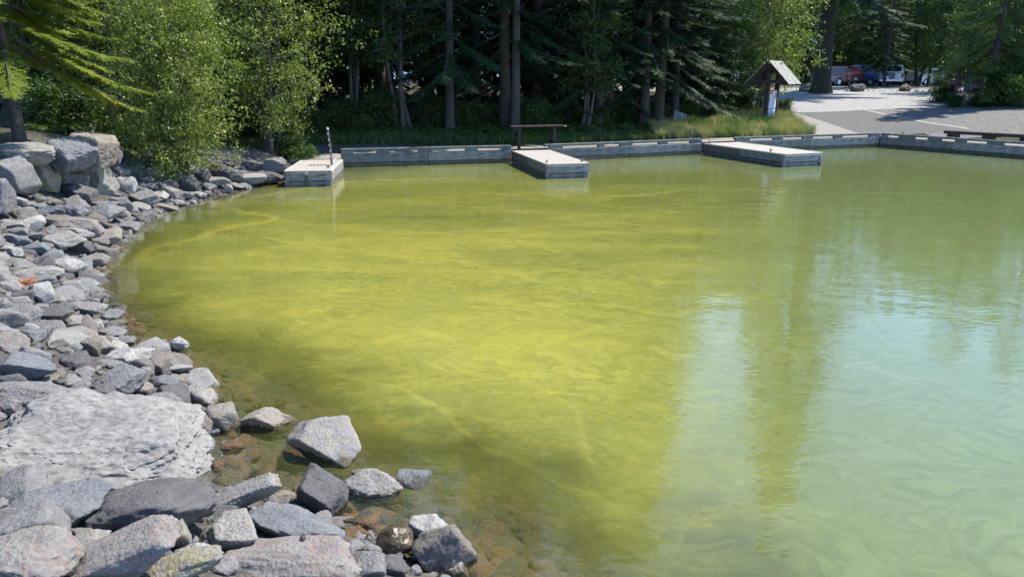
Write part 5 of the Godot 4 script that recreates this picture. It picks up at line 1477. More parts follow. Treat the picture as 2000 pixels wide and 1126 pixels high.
	# larger stones under the clear water
	var under := [
		["rust-orange flat stone under the clear water in front of the tan wedge-topped rock", -2.32, -5.81, 0.17, 0.05, 1.27, "b", "sunken brown stones in the clear shallows"],
		["sunken brown stone behind the long pale slab", -2.39, -5.52, 0.09, 0.03, 4.88, "a", "sunken brown stones in the clear shallows"],
		["sunken brown stone left of the long pale slab", -2.39, -5.30, 0.08, 0.02, 5.56, "c", "sunken brown stones in the clear shallows"],
		["sunken brown stone behind the long pale slab", -2.24, -5.45, 0.08, 0.02, 5.68, "b", "sunken brown stones in the clear shallows"],
		["sunken brown stone right of the long pale slab", -2.07, -5.38, 0.07, 0.02, 0.67, "a", "sunken brown stones in the clear shallows"],
		["sunken brown stone behind the small speckled stone", -1.93, -5.39, 0.09, 0.03, 1.70, "c", "sunken brown stones in the clear shallows"],
		["sunken brown stone left of the long pale slab", -2.08, -4.80, 0.07, 0.02, 3.95, "a", "sunken brown stones in the clear shallows"],
		["sunken brown stone in front of the dark brownish cube", -2.53, -5.58, 0.09, 0.03, 0.92, "c", "sunken brown stones in the clear shallows"],
		["sunken brown stone behind the small speckled stone", -1.97, -5.80, 0.11, 0.03, 2.80, "a", "sunken brown stones in the clear shallows"],
		["sunken brown stone left of the dark blue stone", -1.07, -4.36, 0.10, 0.03, 0.53, "b", "sunken brown stones in the clear shallows"],
		["sunken brown stone left of the dark blue stone", -0.98, -4.57, 0.09, 0.03, 5.54, "a", "sunken brown stones in the clear shallows"],
		["sunken brown stone right of the blue-grey bulky boulder", -1.10, -4.06, 0.07, 0.02, 0.15, "b", "sunken brown stones in the clear shallows"],
		["sunken brown stone in front of the pale flat-topped stone", -1.14, -4.81, 0.10, 0.03, 3.71, "b", "sunken brown stones in the clear shallows"],
		["long olive sunken slab behind the small blue-grey stone", -0.82, -5.24, 0.19, 0.06, 3.04, "a", "sunken brown stones in the clear shallows"],
		["olive sunken slab off the curved grey-brown slab", -0.61, -5.16, 0.15, 0.04, 2.99, "c", "sunken brown stones in the clear shallows"],
		["sunken brown stone behind the white-topped blocky stone", -0.46, -5.34, 0.13, 0.04, 0.11, "a", "sunken brown stones in the clear shallows"],
		["sunken brown stone right of the curved grey-brown slab", -0.35, -4.62, 0.09, 0.03, 2.04, "b", "sunken brown stones in the clear shallows"],
		["sunken brown stone right of the blue-grey bulky boulder", -1.23, -4.52, 0.07, 0.02, 1.97, "a", "sunken brown stones in the clear shallows"],
		["sunken brown stone in front of the pale flat-topped stone", -0.99, -4.94, 0.10, 0.03, 2.06, "c", "sunken brown stones in the clear shallows"],
		["sunken brown stone right of the blue-grey bulky boulder", -1.25, -4.13, 0.08, 0.03, 4.16, "a", "sunken brown stones in the clear shallows"],
		["sunken brown stone right of the pale ridged stone", -3.06, -7.59, 0.16, 0.05, 0.48, "b", "sunken brown stones in the clear shallows"],
		["sunken brown stone behind the tan wedge-topped rock", -2.74, -7.31, 0.21, 0.06, 5.03, "a", "sunken brown stones in the clear shallows"],
		["sunken brown stone right of the tan wedge-topped rock", -2.34, -7.03, 0.17, 0.05, 4.65, "c", "sunken brown stones in the clear shallows"],
		["sunken brown stone in front of the tan wedge-topped rock", -2.12, -5.71, 0.14, 0.04, 0.20, "c", "sunken brown stones in the clear shallows"],
		["sunken brown stone behind the dark pyramid-shaped boulder", -1.76, -5.68, 0.08, 0.02, 0.48, "a", "sunken brown stones in the clear shallows"],
		["sunken brown stone right of the small blue-grey stone", -0.62, -5.68, 0.14, 0.04, 5.96, "c", "sunken brown stones in the clear shallows"],
		["sunken brown stone right of the small brown-and-white stone", -1.17, -6.33, 0.15, 0.04, 5.99, "a", "sunken brown stones in the clear shallows"],
		["sunken brown stone left of the tiny white stone", -4.14, -8.37, 0.12, 0.04, 1.23, "c", "sunken brown stones in the clear shallows"],
		["sunken brown stone right of the tiny white block", -6.15, -11.40, 0.16, 0.05, 0.38, "b", "sunken brown stones in the clear shallows"],
	]
	k = 0
	for q in under:
		var o := rock(q[0], Vector3(q[1], land(q[1], q[2]) + q[4] * 0.35, q[2]), Vector3(q[3], q[4], q[3] * 0.75), Vector3(0.05, q[5], 0.05), "m", "s", 800 + k, "" if q[7] == "" else q[7])
		o.material_override = M["bed_" + q[6]]
		k += 1

# ------------------------------------------------------------------ forest
func make_forest() -> void:
	var dark := [Color(0.016, 0.038, 0.018), Color(0.034, 0.068, 0.026)]
	var fir := [Color(0.017, 0.042, 0.023), Color(0.036, 0.076, 0.032)]
	var bright := [Color(0.10, 0.14, 0.03), Color(0.31, 0.33, 0.10)]
	var mid := [Color(0.045, 0.085, 0.020), Color(0.095, 0.14, 0.030)]
	var grn := [Color(0.030, 0.062, 0.018), Color(0.060, 0.10, 0.024)]
	var P := {
		"fir_a": conifer("conifer", 11, 25.0, 2.9, 3.8, 0.24, 150, dark, M.bark, 0.85, 0.15),
		"fir_d": conifer("conifer", 18, 26.0, 7.0, 3.2, 0.22, 110, fir, M.bark_grey, 1.05, 0.18),
		"fir_b": conifer("conifer", 12, 26.0, 3.0, 3.4, 0.22, 140, fir, M.bark_grey, 1.05, 0.18),
		"fir_c": conifer("conifer", 13, 24.0, 2.2, 3.3, 0.20, 150, fir, M.bark, 0.82, 0.15, 0.06),
		"fir_young": conifer("young_conifer", 14, 8.5, 0.5, 1.7, 0.09, 85, dark, M.bark, 0.85, 0.15),
		"fir_big": conifer("great_conifer", 15, 33.0, 7.5, 6.0, 0.62, 210, fir, M.moss_bark, 1.7, 0.26),
		"fir_near": conifer("near_conifer", 16, 8.0, 2.75, 2.6, 0.14, 120, [Color(0.085, 0.13, 0.02), Color(0.22, 0.25, 0.035)], M.bark_grey, 0.62, 0.085),
		"willow": broadleaf("willow_bush", "bush", 21, 5.6, 3.3, 9, 0.035, 0.06, 24, 11, 0.078, bright, M.bark_grey, 0.30),
		"alder": broadleaf("alder_tree", "tree", 22, 9.5, 4.9, 5, 0.075, 0.10, 34, 15, 0.092, bright, M.bark_grey, 0.33),
		"alder_dark": broadleaf("alder_tree", "tree", 23, 13.0, 5.6, 4, 0.10, 0.12, 40, 15, 0.12, mid, M.bark_grey, 0.28),
		"birch": broadleaf("slender_tree", "tree", 24, 15.0, 5.0, 3, 0.085, 0.18, 40, 15, 0.12, grn, M.bark_pale, 0.25),
		"maple": broadleaf("maple_tree", "tree", 25, 11.5, 7.0, 5, 0.10, 0.10, 38, 16, 0.125, bright, M.bark, 0.33),
		"hemlock": conifer("hemlock", 17, 13.0, 1.0, 3.4, 0.17, 95, mid, M.bark_grey, 1.0, 0.16, 0.12),
		"shrub": broadleaf("shrub", "shrub", 26, 1.7, 1.7, 7, 0.018, 0.1, 14, 8, 0.085, grn, M.bark_grey, 0.36),
		"shrub_b": broadleaf("shrub", "shrub", 27, 1.2, 1.5, 6, 0.015, 0.1, 12, 7, 0.075, mid, M.bark_grey, 0.4),
		"fern": fern_clump(28),
	}
	var rows := [
		["fir_near", -10.22, -15.60, 1.00, 1.00, 1.26, "near conifer at the left edge with sunlit yellow-green boughs over the retaining boulders", ""],
		["willow", -8.91, -20.00, 1.00, 1.00, 4.39, "big light-green willow bush leaning over the rocky shore", ""],
		["alder", -8.15, -25.20, 1.00, 1.00, 1.39, "sunlit alder with dense leaves between willow bush and left dock", ""],
		["alder_dark", -14.70, -24.50, 0.90, 1.00, 1.98, "green alder behind the retaining boulders, right of the near conifer", ""],
		["alder", -13.18, -25.50, 1.05, 1.10, 4.94, "alder behind the left flank of the willow bush", ""],
		["alder_dark", -12.00, -30.00, 1.00, 1.00, 2.57, "tall alder behind the gap between willow bush and sunlit alder", ""],
		["alder_dark", -18.95, -29.00, 1.00, 1.00, 5.31, "broad green alder filling the left edge behind the near conifer", ""],
		["fir_b", -15.38, -31.50, 1.00, 1.00, 4.43, "tall conifer rising behind the left flank of the willow bush", ""],
		["fir_a", -13.61, -32.50, 1.05, 1.00, 2.46, "tall conifer rising behind the middle of the willow bush", ""],
		["fir_c", -11.27, -31.00, 1.08, 1.00, 2.97, "tall conifer rising behind the gap left of the sunlit alder", ""],
		["fir_b", -9.65, -32.00, 1.00, 1.00, 0.43, "tall conifer rising behind the sunlit alder", ""],
		["birch", -8.40, -31.50, 1.00, 1.00, 5.35, "slender tree behind the right flank of the sunlit alder", ""],
		["birch", -6.62, -32.00, 1.05, 1.00, 1.31, "slender tree with thin leaning stems behind the left part of the shaded wall", ""],
		["birch", -4.53, -31.60, 1.10, 1.00, 3.07, "slender tree with a pair of pale stems behind the middle of the shaded wall", ""],
		["fir_b", -2.61, -31.60, 0.85, 1.00, 0.15, "conifer with a straight grey trunk left of the bench", ""],
		["fir_a", -6.21, -36.50, 1.00, 1.00, 2.87, "dark conifer deep behind the pair of pale stems", ""],
		["fir_a", -9.12, -38.00, 1.00, 1.00, 4.34, "dark conifer deep behind the leaning thin stems", ""],
		["fir_c", -1.68, -36.00, 1.00, 1.00, 2.75, "dark conifer deep in the gap left of the bench", ""],
		["fir_a", -0.26, -33.00, 1.05, 1.00, 2.86, "tall conifer with a dark stout trunk behind the bench", ""],
		["fir_d", 0.15, -32.00, 0.90, 1.00, 0.23, "tall conifer with a grey bare trunk behind the bench", ""],
		["fir_c", 1.17, -35.00, 1.00, 1.00, 1.61, "feathery dark conifer just right of the bench", ""],
		["birch", 3.27, -33.60, 0.75, 1.00, 5.33, "crooked pale-stemmed small tree behind the wall, right of the bench", ""],
		["fir_c", 2.75, -37.50, 1.05, 1.00, 2.81, "dark conifer behind the crooked pale-stemmed tree", ""],
		["fir_a", 4.61, -36.40, 1.10, 1.00, 2.27, "dark conifer with a stout trunk above the middle of the second wall", ""],
		["fir_c", 3.97, -34.60, 1.00, 1.00, 2.52, "tall dense conifer overhanging the second wall", ""],
		["fir_a", 7.06, -36.50, 1.00, 1.00, 6.09, "tall dense conifer between second wall and weathered board", ""],
		["fir_b", 6.24, -39.00, 1.00, 1.00, 5.05, "dark conifer deep behind the second wall", ""],
		["fir_a", 6.29, -36.00, 0.95, 1.00, 1.62, "conifer with drooping layered boughs left of the weathered board", ""],
		["fir_b", 8.29, -38.60, 0.90, 1.00, 2.32, "conifer with a pale brown trunk by the weathered board", ""],
		["fir_young", 10.38, -41.50, 1.20, 1.00, 5.37, "young conifer left of the maple", ""],
		["maple", 14.34, -45.00, 1.00, 1.05, 3.35, "bright-leaved maple behind the kiosk", ""],
		["alder_dark", 11.75, -43.50, 0.78, 0.80, 1.00, "dark leafy tree at the left side of the maple", ""],
		["fir_big", 22.83, -56.50, 1.00, 1.00, 0.14, "great conifer with a massive mossy trunk at the road corner", ""],
		["fir_b", 30.83, -63.50, 0.62, 1.00, 3.67, "conifer with a dark trunk right beside the blue pickup", ""],
		["hemlock", 32.07, -72.00, 1.20, 1.00, 3.16, "feathery conifer behind the red car", ""],
		["alder_dark", 37.88, -71.00, 1.35, 1.00, 4.00, "sun-dappled leafy tree behind the pale car", ""],
		["alder_dark", 37.98, -67.00, 1.30, 1.00, 0.87, "leafy tree at the back right of the lot", ""],
		["hemlock", 27.31, -43.80, 1.00, 1.00, 3.82, "dark feathery tree with bare lower twigs at the right edge", ""],
		["hemlock", 32.11, -45.00, 1.10, 1.00, 2.78, "dark feathery tree just outside the right edge", ""],
		["alder_dark", 32.19, -49.00, 0.95, 1.00, 1.16, "leafy tree behind the dark feathery tree at the right edge", ""],
		["alder_dark", 33.61, -56.00, 0.90, 1.00, 5.29, "leafy tree behind the purple fireweed", ""],
		["shrub", 25.12, -43.20, 0.50, 1.00, 2.53, "round shrub at the left foot of the right-edge tree", ""],
		["shrub", 26.19, -42.60, 0.50, 1.00, 2.00, "tall shrub under the purple fireweed", ""],
		["shrub", 27.70, -42.60, 1.40, 1.00, 0.21, "dark shrub at the right edge above the apron", ""],
		["shrub_b", 27.28, -40.50, 1.50, 1.00, 4.48, "shrub cut by the right edge of the photo above the apron", ""],
		["shrub", 26.36, -46.50, 1.00, 1.00, 1.50, "small shrub at the tip of the verge by the road", ""],
		["shrub", -7.45, -25.40, 0.50, 1.00, 0.25, "leafy weed clump with pale spikes behind the left dock", ""],
		["shrub_b", -7.03, -25.10, 0.60, 1.00, 3.10, "green weed clump beside the left dock's back corner", ""],
		["shrub", 15.13, -42.40, 0.60, 1.00, 5.71, "light bush behind the right post of the kiosk", ""],
		["shrub_b", -7.73, -30.50, 0.86, 1.00, 5.55, "low leafy shrub a little right of the left dock", "low shrubs left of the bench"],
		["shrub", -7.13, -31.00, 0.82, 1.00, 1.52, "low green shrub left of the thin leaning stems", "low shrubs left of the bench"],
		["shrub_b", -6.12, -30.60, 0.71, 1.00, 2.44, "low leafy shrub a little right of the thin leaning stems", "low shrubs left of the bench"],
		["shrub", -5.57, -31.50, 1.04, 1.00, 1.20, "low green shrub right of the thin leaning stems", "low shrubs left of the bench"],
		["shrub_b", -4.35, -32.60, 0.65, 1.00, 2.09, "low leafy shrub a little right of the pair of pale stems", "low shrubs left of the bench"],
		["shrub", -3.41, -32.00, 0.88, 1.00, 0.73, "low green shrub left of the straight grey trunk", "low shrubs left of the bench"],
		["shrub_b", -2.08, -32.80, 1.05, 1.00, 5.73, "low leafy shrub right of the straight grey trunk", "low shrubs left of the bench"],
		["shrub", -1.43, -33.00, 0.69, 1.00, 3.73, "low green shrub well right of the straight grey trunk", "low shrubs left of the bench"],
		["shrub_b", -0.78, -33.60, 0.90, 1.00, 5.07, "low leafy shrub well left of the bench", "low shrubs left of the bench"],
		["shrub", 0.86, -32.40, 0.93, 1.00, 1.83, "low green shrub at the foot of the bench", "low shrubs right of the bench"],
		["shrub_b", 1.68, -33.50, 0.67, 1.00, 6.16, "low leafy shrub right of the feathery dark conifer", "low shrubs right of the bench"],
		["shrub", 2.42, -34.60, 0.82, 1.00, 5.92, "low green shrub left of the crooked pale-stemmed small tree", "low shrubs right of the bench"],
		["shrub_b", 3.83, -34.80, 0.97, 1.00, 4.96, "low leafy shrub a little right of the crooked pale-stemmed small tree", "low shrubs right of the bench"],
		["shrub", 5.16, -36.00, 0.85, 1.00, 6.04, "low green shrub well right of the crooked pale-stemmed small tree", "low shrubs right of the bench"],
		["shrub_b", 6.14, -36.80, 0.98, 1.00, 3.07, "low leafy shrub well left of the weathered board", "low shrubs right of the bench"],
		["shrub", 7.13, -37.50, 0.72, 1.00, 3.52, "low green shrub left of the weathered board", "low shrubs right of the bench"],
		["shrub_b", 9.34, -40.00, 0.76, 1.00, 0.19, "low leafy shrub left of the young conifer", "low shrubs right of the bench"],
		["shrub", 10.42, -40.60, 0.70, 1.00, 2.12, "low green shrub a little right of the young conifer", "low shrubs right of the bench"],
		["shrub_b", 11.62, -41.50, 0.88, 1.00, 6.23, "low leafy shrub a little right of the dark leafy tree", "low shrubs right of the bench"],
		["shrub", 12.60, -42.00, 1.07, 1.00, 1.99, "low green shrub left of the bright-leaved maple", "low shrubs right of the bench"],
		["shrub_b", -10.08, -27.00, 0.92, 1.00, 0.36, "low leafy shrub right of the tall alder", "low shrubs behind the retaining boulders"],
		["shrub", -9.40, -26.60, 1.00, 1.00, 2.73, "low green shrub left of the sunlit alder", "low shrubs behind the retaining boulders"],
		["shrub_b", -10.98, -27.00, 0.82, 1.00, 0.56, "low leafy shrub a little left of the tall alder", "low shrubs behind the retaining boulders"],
		["shrub", -11.20, -24.00, 0.99, 1.00, 3.88, "low green shrub left of the big light-green willow bush", "low shrubs behind the retaining boulders"],
		["shrub_b", -12.62, -22.00, 0.70, 1.00, 0.66, "low leafy shrub right of the green alder", "low shrubs behind the retaining boulders"],
		["shrub", -13.33, -21.50, 0.78, 1.00, 4.28, "low green shrub left of the green alder", "low shrubs behind the retaining boulders"],
		["shrub_b", -12.15, -22.50, 0.95, 1.00, 0.12, "low leafy shrub left of the alder", "low shrubs behind the retaining boulders"],
		["shrub", -12.17, -20.50, 0.98, 1.00, 3.16, "low green shrub a little right of the green alder", "low shrubs behind the retaining boulders"],
		["shrub_b", -10.75, -21.50, 0.84, 1.00, 3.03, "low leafy shrub right of the alder", "low shrubs behind the retaining boulders"],
		["fern", -7.20, -30.00, 0.84, 1.00, 1.19, "fern clump on the forest floor right of the left dock", "ferns behind the timber walls"],
		["fern", -4.96, -31.00, 0.93, 1.00, 3.20, "fern clump on the forest floor left of the pair of pale stems", "ferns behind the timber walls"],
		["fern", -3.75, -31.20, 0.90, 1.00, 2.08, "fern clump on the forest floor right of the pair of pale stems", "ferns behind the timber walls"],
		["fern", -2.09, -31.40, 0.94, 1.00, 5.65, "fern clump on the forest floor right of the straight grey trunk", "ferns behind the timber walls"],
		["fern", -1.06, -31.80, 1.20, 1.00, 4.76, "fern clump on the forest floor well right of the straight grey trunk", "ferns behind the timber walls"],
		["fern", 0.63, -31.40, 0.90, 1.00, 2.14, "fern clump on the forest floor a little left of the bench", "ferns behind the timber walls"],
		["fern", 2.88, -33.20, 1.24, 1.00, 3.01, "fern clump on the forest floor a little left of the crooked pale-stemmed small tree", "ferns behind the timber walls"],
		["fern", 4.60, -34.50, 1.24, 1.00, 2.21, "fern clump on the forest floor well right of the crooked pale-stemmed small tree", "ferns behind the timber walls"],
		["fern", 5.60, -35.00, 0.83, 1.00, 4.14, "fern clump on the forest floor well left of the weathered board", "ferns behind the timber walls"],
		["fern", 6.57, -35.80, 0.99, 1.00, 2.40, "fern clump on the forest floor left of the weathered board", "ferns behind the timber walls"],
		["fern", 8.66, -38.20, 1.05, 1.00, 4.72, "fern clump on the forest floor a little right of the weathered board", "ferns behind the timber walls"],
		["fern", -11.54, -20.60, 0.81, 1.00, 3.97, "fern clump on the forest floor well right of the green alder", "ferns behind the retaining boulders"],
		["fern", -12.02, -19.80, 1.01, 1.00, 2.48, "fern clump on the forest floor a little left of the green alder", "ferns behind the retaining boulders"],
		["alder_dark", -10.40, -40.23, 0.80, 1.00, 5.95, "dense dark young tree directly behind the left dock", "young trees deep in the forest"],
		["fir_young", -9.50, -40.33, 1.27, 1.00, 1.16, "dense dark young tree behind and right of the left dock", "young trees deep in the forest"],
		["fir_young", -8.25, -41.23, 0.95, 1.00, 2.59, "dense dark young tree directly behind the thin leaning stems", "young trees deep in the forest"],
		["alder_dark", -8.41, -44.94, 0.80, 1.00, 3.19, "dense dark young tree behind and right of the thin leaning stems", "young trees deep in the forest"],
		["fir_young", -6.35, -39.93, 1.22, 1.00, 3.44, "dense dark young tree directly behind the pair of pale stems", "young trees deep in the forest"],
		["fir_young", -4.87, -43.62, 1.17, 1.00, 3.37, "dense dark young tree behind and right of the pair of pale stems", "young trees deep in the forest"],
		["alder_dark", -3.52, -40.03, 0.80, 1.00, 4.89, "dense dark young tree behind and a little left of the straight grey trunk", "young trees deep in the forest"],
		["fir_young", -2.44, -40.90, 1.28, 1.00, 2.53, "dense dark young tree behind and right of the straight grey trunk", "young trees deep in the forest"],
		["fir_young", -0.90, -39.60, 1.26, 1.00, 5.26, "dense dark young tree behind and well right of the straight grey trunk", "young trees deep in the forest"],
		["alder_dark", -0.02, -40.64, 0.80, 1.00, 5.43, "dense dark young tree behind and well left of the bench", "young trees deep in the forest"],
		["fir_young", 1.10, -49.94, 1.50, 1.00, 2.42, "dense dark young tree directly behind the bench", "young trees deep in the forest"],
		["fir_young", 2.27, -46.76, 1.47, 1.00, 5.89, "dense dark young tree behind and right of the feathery dark conifer", "young trees deep in the forest"],
		["alder_dark", 3.66, -45.72, 0.80, 1.00, 2.26, "dense dark young tree behind and a little left of the crooked pale-stemmed small tree", "young trees deep in the forest"],
		["fir_young", 4.54, -43.03, 1.32, 1.00, 1.16, "dense dark young tree behind and right of the crooked pale-stemmed small tree", "young trees deep in the forest"],
		["fir_young", 6.93, -47.52, 1.00, 1.00, 5.03, "dense dark young tree behind and well right of the crooked pale-stemmed small tree", "young trees deep in the forest"],
		["alder_dark", 8.26, -48.50, 0.80, 1.00, 2.75, "dense dark young tree behind and well left of the weathered board", "young trees deep in the forest"],
		["fir_young", 8.99, -43.96, 1.17, 1.00, 2.79, "dense dark young tree behind and a little left of the weathered board", "young trees deep in the forest"],
		["fir_young", 10.96, -45.32, 0.96, 1.00, 4.41, "dense dark young tree behind and left of the young conifer", "young trees deep in the forest"],
		["alder_dark", -49.46, -67.99, 1.03, 0.90, 2.17, "dense tree across the forest road behind and well left of the near conifer", "trees across the gravel forest road"],
		["fir_young", -46.96, -68.33, 1.60, 0.90, 5.16, "dense tree across the forest road behind and left of the near conifer", "trees across the gravel forest road"],
		["alder_dark", -43.93, -68.89, 0.93, 0.90, 3.18, "dense tree across the forest road behind and right of the broad green alder", "trees across the gravel forest road"],
		["alder_dark", -38.36, -67.08, 1.13, 0.90, 4.73, "dense tree across the forest road behind and right of the green alder", "trees across the gravel forest road"],
		["fir_young", -35.57, -68.49, 1.78, 0.90, 5.75, "dense tree across the forest road behind and a little left of the alder", "trees across the gravel forest road"],
		["alder_dark", -33.12, -69.21, 1.03, 0.90, 4.38, "dense tree across the forest road behind and left of the big light-green willow bush", "trees across the gravel forest road"],
		["alder_dark", -29.83, -69.89, 1.02, 0.90, 5.96, "dense tree across the forest road behind and left of the tall alder", "trees across the gravel forest road"],
		["fir_young", -25.88, -69.58, 1.62, 0.90, 0.27, "dense tree across the forest road behind and well right of the tall alder", "trees across the gravel forest road"],
		["alder_dark", -21.20, -67.51, 1.15, 0.90, 1.08, "dense tree across the forest road directly behind the sunlit alder", "trees across the gravel forest road"],
		["alder_dark", -18.15, -67.15, 1.19, 0.90, 4.72, "dense tree across the forest road directly behind the left dock", "trees across the gravel forest road"],
		["fir_young", -15.36, -69.84, 1.91, 0.90, 5.17, "dense tree across the forest road behind and a little left of the thin leaning stems", "trees across the gravel forest road"],
		["alder_dark", -10.68, -67.04, 0.92, 0.90, 0.58, "dense tree across the forest road behind and left of the pair of pale stems", "trees across the gravel forest road"],
		["alder_dark", -7.85, -68.17, 1.08, 0.90, 4.34, "dense tree across the forest road behind and left of the straight grey trunk", "trees across the gravel forest road"],
		["fir_young", -3.27, -68.06, 1.51, 0.90, 4.15, "dense tree across the forest road behind and right of the straight grey trunk", "trees across the gravel forest road"],
		["alder_dark", -0.28, -67.41, 0.93, 0.90, 2.01, "dense tree across the forest road behind and well left of the bench", "trees across the gravel forest road"],
		["alder_dark", 3.30, -69.09, 0.92, 0.90, 3.77, "dense tree across the forest road behind and a little right of the feathery dark conifer", "trees across the gravel forest road"],
		["fir_young", 6.75, -69.11, 1.81, 0.90, 5.03, "dense tree across the forest road directly behind the crooked pale-stemmed small tree", "trees across the gravel forest road"],
		["alder_dark", 10.34, -69.66, 0.95, 0.90, 0.35, "dense tree across the forest road behind and well right of the crooked pale-stemmed small tree", "trees across the gravel forest road"],
		["alder_dark", 14.35, -69.32, 1.16, 0.90, 3.84, "dense tree across the forest road behind and a little left of the weathered board", "trees across the gravel forest road"],
		["fir_young", 17.14, -67.30, 1.46, 0.90, 0.30, "dense tree across the forest road directly behind the young conifer", "trees across the gravel forest road"],
		["alder_dark", 25.32, -77.39, 1.08, 1.00, 2.93, "tree at the back of the lot behind and a little right of the bright-leaved maple", "trees at the back of the parking lot"],
		["hemlock", 28.72, -82.24, 1.14, 1.00, 5.46, "tree at the back of the lot behind and right of the kiosk", "trees at the back of the parking lot"],
		["alder_dark", 29.13, -77.41, 1.04, 1.00, 4.06, "tree at the back of the lot behind and left of the great conifer", "trees at the back of the parking lot"],
		["birch", 32.56, -79.11, 0.94, 1.00, 6.26, "tree at the back of the lot behind and a little right of the great conifer", "trees at the back of the parking lot"],
		["alder_dark", 36.65, -83.57, 1.06, 1.00, 0.01, "tree at the back of the lot behind and a little left of the feathery conifer", "trees at the back of the parking lot"],
		["hemlock", 36.03, -76.23, 1.32, 1.00, 1.22, "tree at the back of the lot behind and a little right of the blue pickup", "trees at the back of the parking lot"],
		["alder_dark", 40.18, -80.35, 1.05, 1.00, 4.94, "tree at the back of the lot behind and well left of the sun-dappled leafy tree", "trees at the back of the parking lot"],
		["birch", 43.58, -83.28, 0.91, 1.00, 5.75, "tree at the back of the lot behind and left of the sun-dappled leafy tree", "trees at the back of the parking lot"],
		["alder_dark", 44.40, -80.34, 1.01, 1.00, 2.13, "tree at the back of the lot behind and right of the sun-dappled leafy tree", "trees at the back of the parking lot"],
		["hemlock", 47.57, -81.77, 1.12, 1.00, 1.96, "tree at the back of the lot behind and well right of the sun-dappled leafy tree", "trees at the back of the parking lot"],
		["alder_dark", 48.53, -79.63, 1.05, 1.00, 2.83, "tree at the back of the lot behind and well right of the sun-dappled leafy tree", "trees at the back of the parking lot"],
		["birch", 48.66, -76.42, 1.02, 1.00, 5.16, "tree at the back of the lot behind and well right of the sun-dappled leafy tree", "trees at the back of the parking lot"],
		["alder_dark", 54.90, -83.03, 1.00, 1.00, 1.32, "tree at the back of the lot behind and well right of the sun-dappled leafy tree", "trees at the back of the parking lot"],
		["hemlock", 56.89, -81.84, 1.24, 1.00, 4.32, "tree at the back of the lot behind and well right of the sun-dappled leafy tree", "trees at the back of the parking lot"],
		["alder_dark", 55.22, -76.29, 1.07, 1.00, 6.14, "tree at the back of the lot behind and well right of the sun-dappled leafy tree", "trees at the back of the parking lot"],
		["birch", 60.94, -81.42, 0.98, 1.00, 5.87, "tree at the back of the lot behind and well right of the sun-dappled leafy tree", "trees at the back of the parking lot"],
		["fir_b", -33.89, -44.51, 0.94, 1.00, 0.90, "tall conifer before the forest road behind and well left of the near conifer", "conifers before the gravel forest road"],
		["fir_a", -29.95, -43.52, 0.90, 1.00, 6.19, "tall conifer before the forest road behind and left of the near conifer", "conifers before the gravel forest road"],
		["fir_c", -28.80, -47.28, 0.85, 1.00, 0.70, "tall conifer before the forest road behind and a little left of the green alder", "conifers before the gravel forest road"],
		["fir_b", -24.19, -45.67, 0.97, 1.00, 1.81, "tall conifer before the forest road behind and left of the alder", "conifers before the gravel forest road"],
		["fir_a", -24.60, -50.63, 0.94, 1.00, 1.31, "tall conifer before the forest road behind and left of the big light-green willow bush", "conifers before the gravel forest road"],
		["fir_c", -19.55, -50.89, 0.97, 1.00, 5.34, "tall conifer before the forest road directly behind the tall alder", "conifers before the gravel forest road"],
		["fir_b", -15.75, -45.79, 0.88, 1.00, 3.24, "tall conifer before the forest road behind and a little left of the sunlit alder", "conifers before the gravel forest road"],
		["fir_a", -11.23, -44.54, 0.88, 1.00, 3.17, "tall conifer before the forest road directly behind the left dock", "conifers before the gravel forest road"],
		["fir_c", -9.01, -43.96, 0.99, 1.00, 5.70, "tall conifer before the forest road behind and a little right of the thin leaning stems", "conifers before the gravel forest road"],
		["fir_b", -4.91, -45.98, 0.96, 1.00, 2.00, "tall conifer before the forest road behind and right of the pair of pale stems", "conifers before the gravel forest road"],
		["fir_a", -2.57, -47.18, 0.91, 1.00, 5.54, "tall conifer before the forest road behind and right of the straight grey trunk", "conifers before the gravel forest road"],
		["fir_c", 0.92, -44.89, 0.89, 1.00, 4.91, "tall conifer before the forest road behind and left of the bench", "conifers before the gravel forest road"],
		["fir_b", 3.83, -44.58, 0.92, 1.00, 2.94, "tall conifer before the forest road behind and left of the crooked pale-stemmed small tree", "conifers before the gravel forest road"],
		["fir_a", 7.32, -43.18, 0.87, 1.00, 3.91, "tall conifer before the forest road behind and well right of the crooked pale-stemmed small tree", "conifers before the gravel forest road"],
		["fir_c", 10.17, -43.46, 0.89, 1.00, 0.26, "tall conifer before the forest road behind and a little right of the weathered board", "conifers before the gravel forest road"],
		["fir_c", -67.75, -76.05, 0.76, 1.00, 5.06, "conifer beyond the forest road behind and well left of the near conifer", "conifers beyond the gravel forest road"],
		["fir_b", -63.15, -72.75, 0.77, 1.00, 3.76, "conifer beyond the forest road behind and well left of the near conifer", "conifers beyond the gravel forest road"],
		["fir_a", -64.14, -79.76, 0.85, 1.00, 5.39, "conifer beyond the forest road behind and well left of the near conifer", "conifers beyond the gravel forest road"],
		["fir_c", -60.08, -79.31, 0.86, 1.00, 0.64, "conifer beyond the forest road behind and well left of the near conifer", "conifers beyond the gravel forest road"],
		["fir_b", -56.81, -79.68, 0.74, 1.00, 5.92, "conifer beyond the forest road behind and well left of the near conifer", "conifers beyond the gravel forest road"],
		["fir_a", -49.65, -72.47, 0.82, 1.00, 1.60, "conifer beyond the forest road behind and left of the near conifer", "conifers beyond the gravel forest road"],
		["fir_c", -46.76, -73.47, 0.85, 1.00, 0.68, "conifer beyond the forest road behind and right of the broad green alder", "conifers beyond the gravel forest road"],
		["fir_b", -42.88, -72.09, 0.76, 1.00, 2.51, "conifer beyond the forest road behind and a little right of the green alder", "conifers beyond the gravel forest road"],
		["fir_a", -41.79, -76.10, 0.81, 1.00, 5.18, "conifer beyond the forest road behind and well left of the alder", "conifers beyond the gravel forest road"],
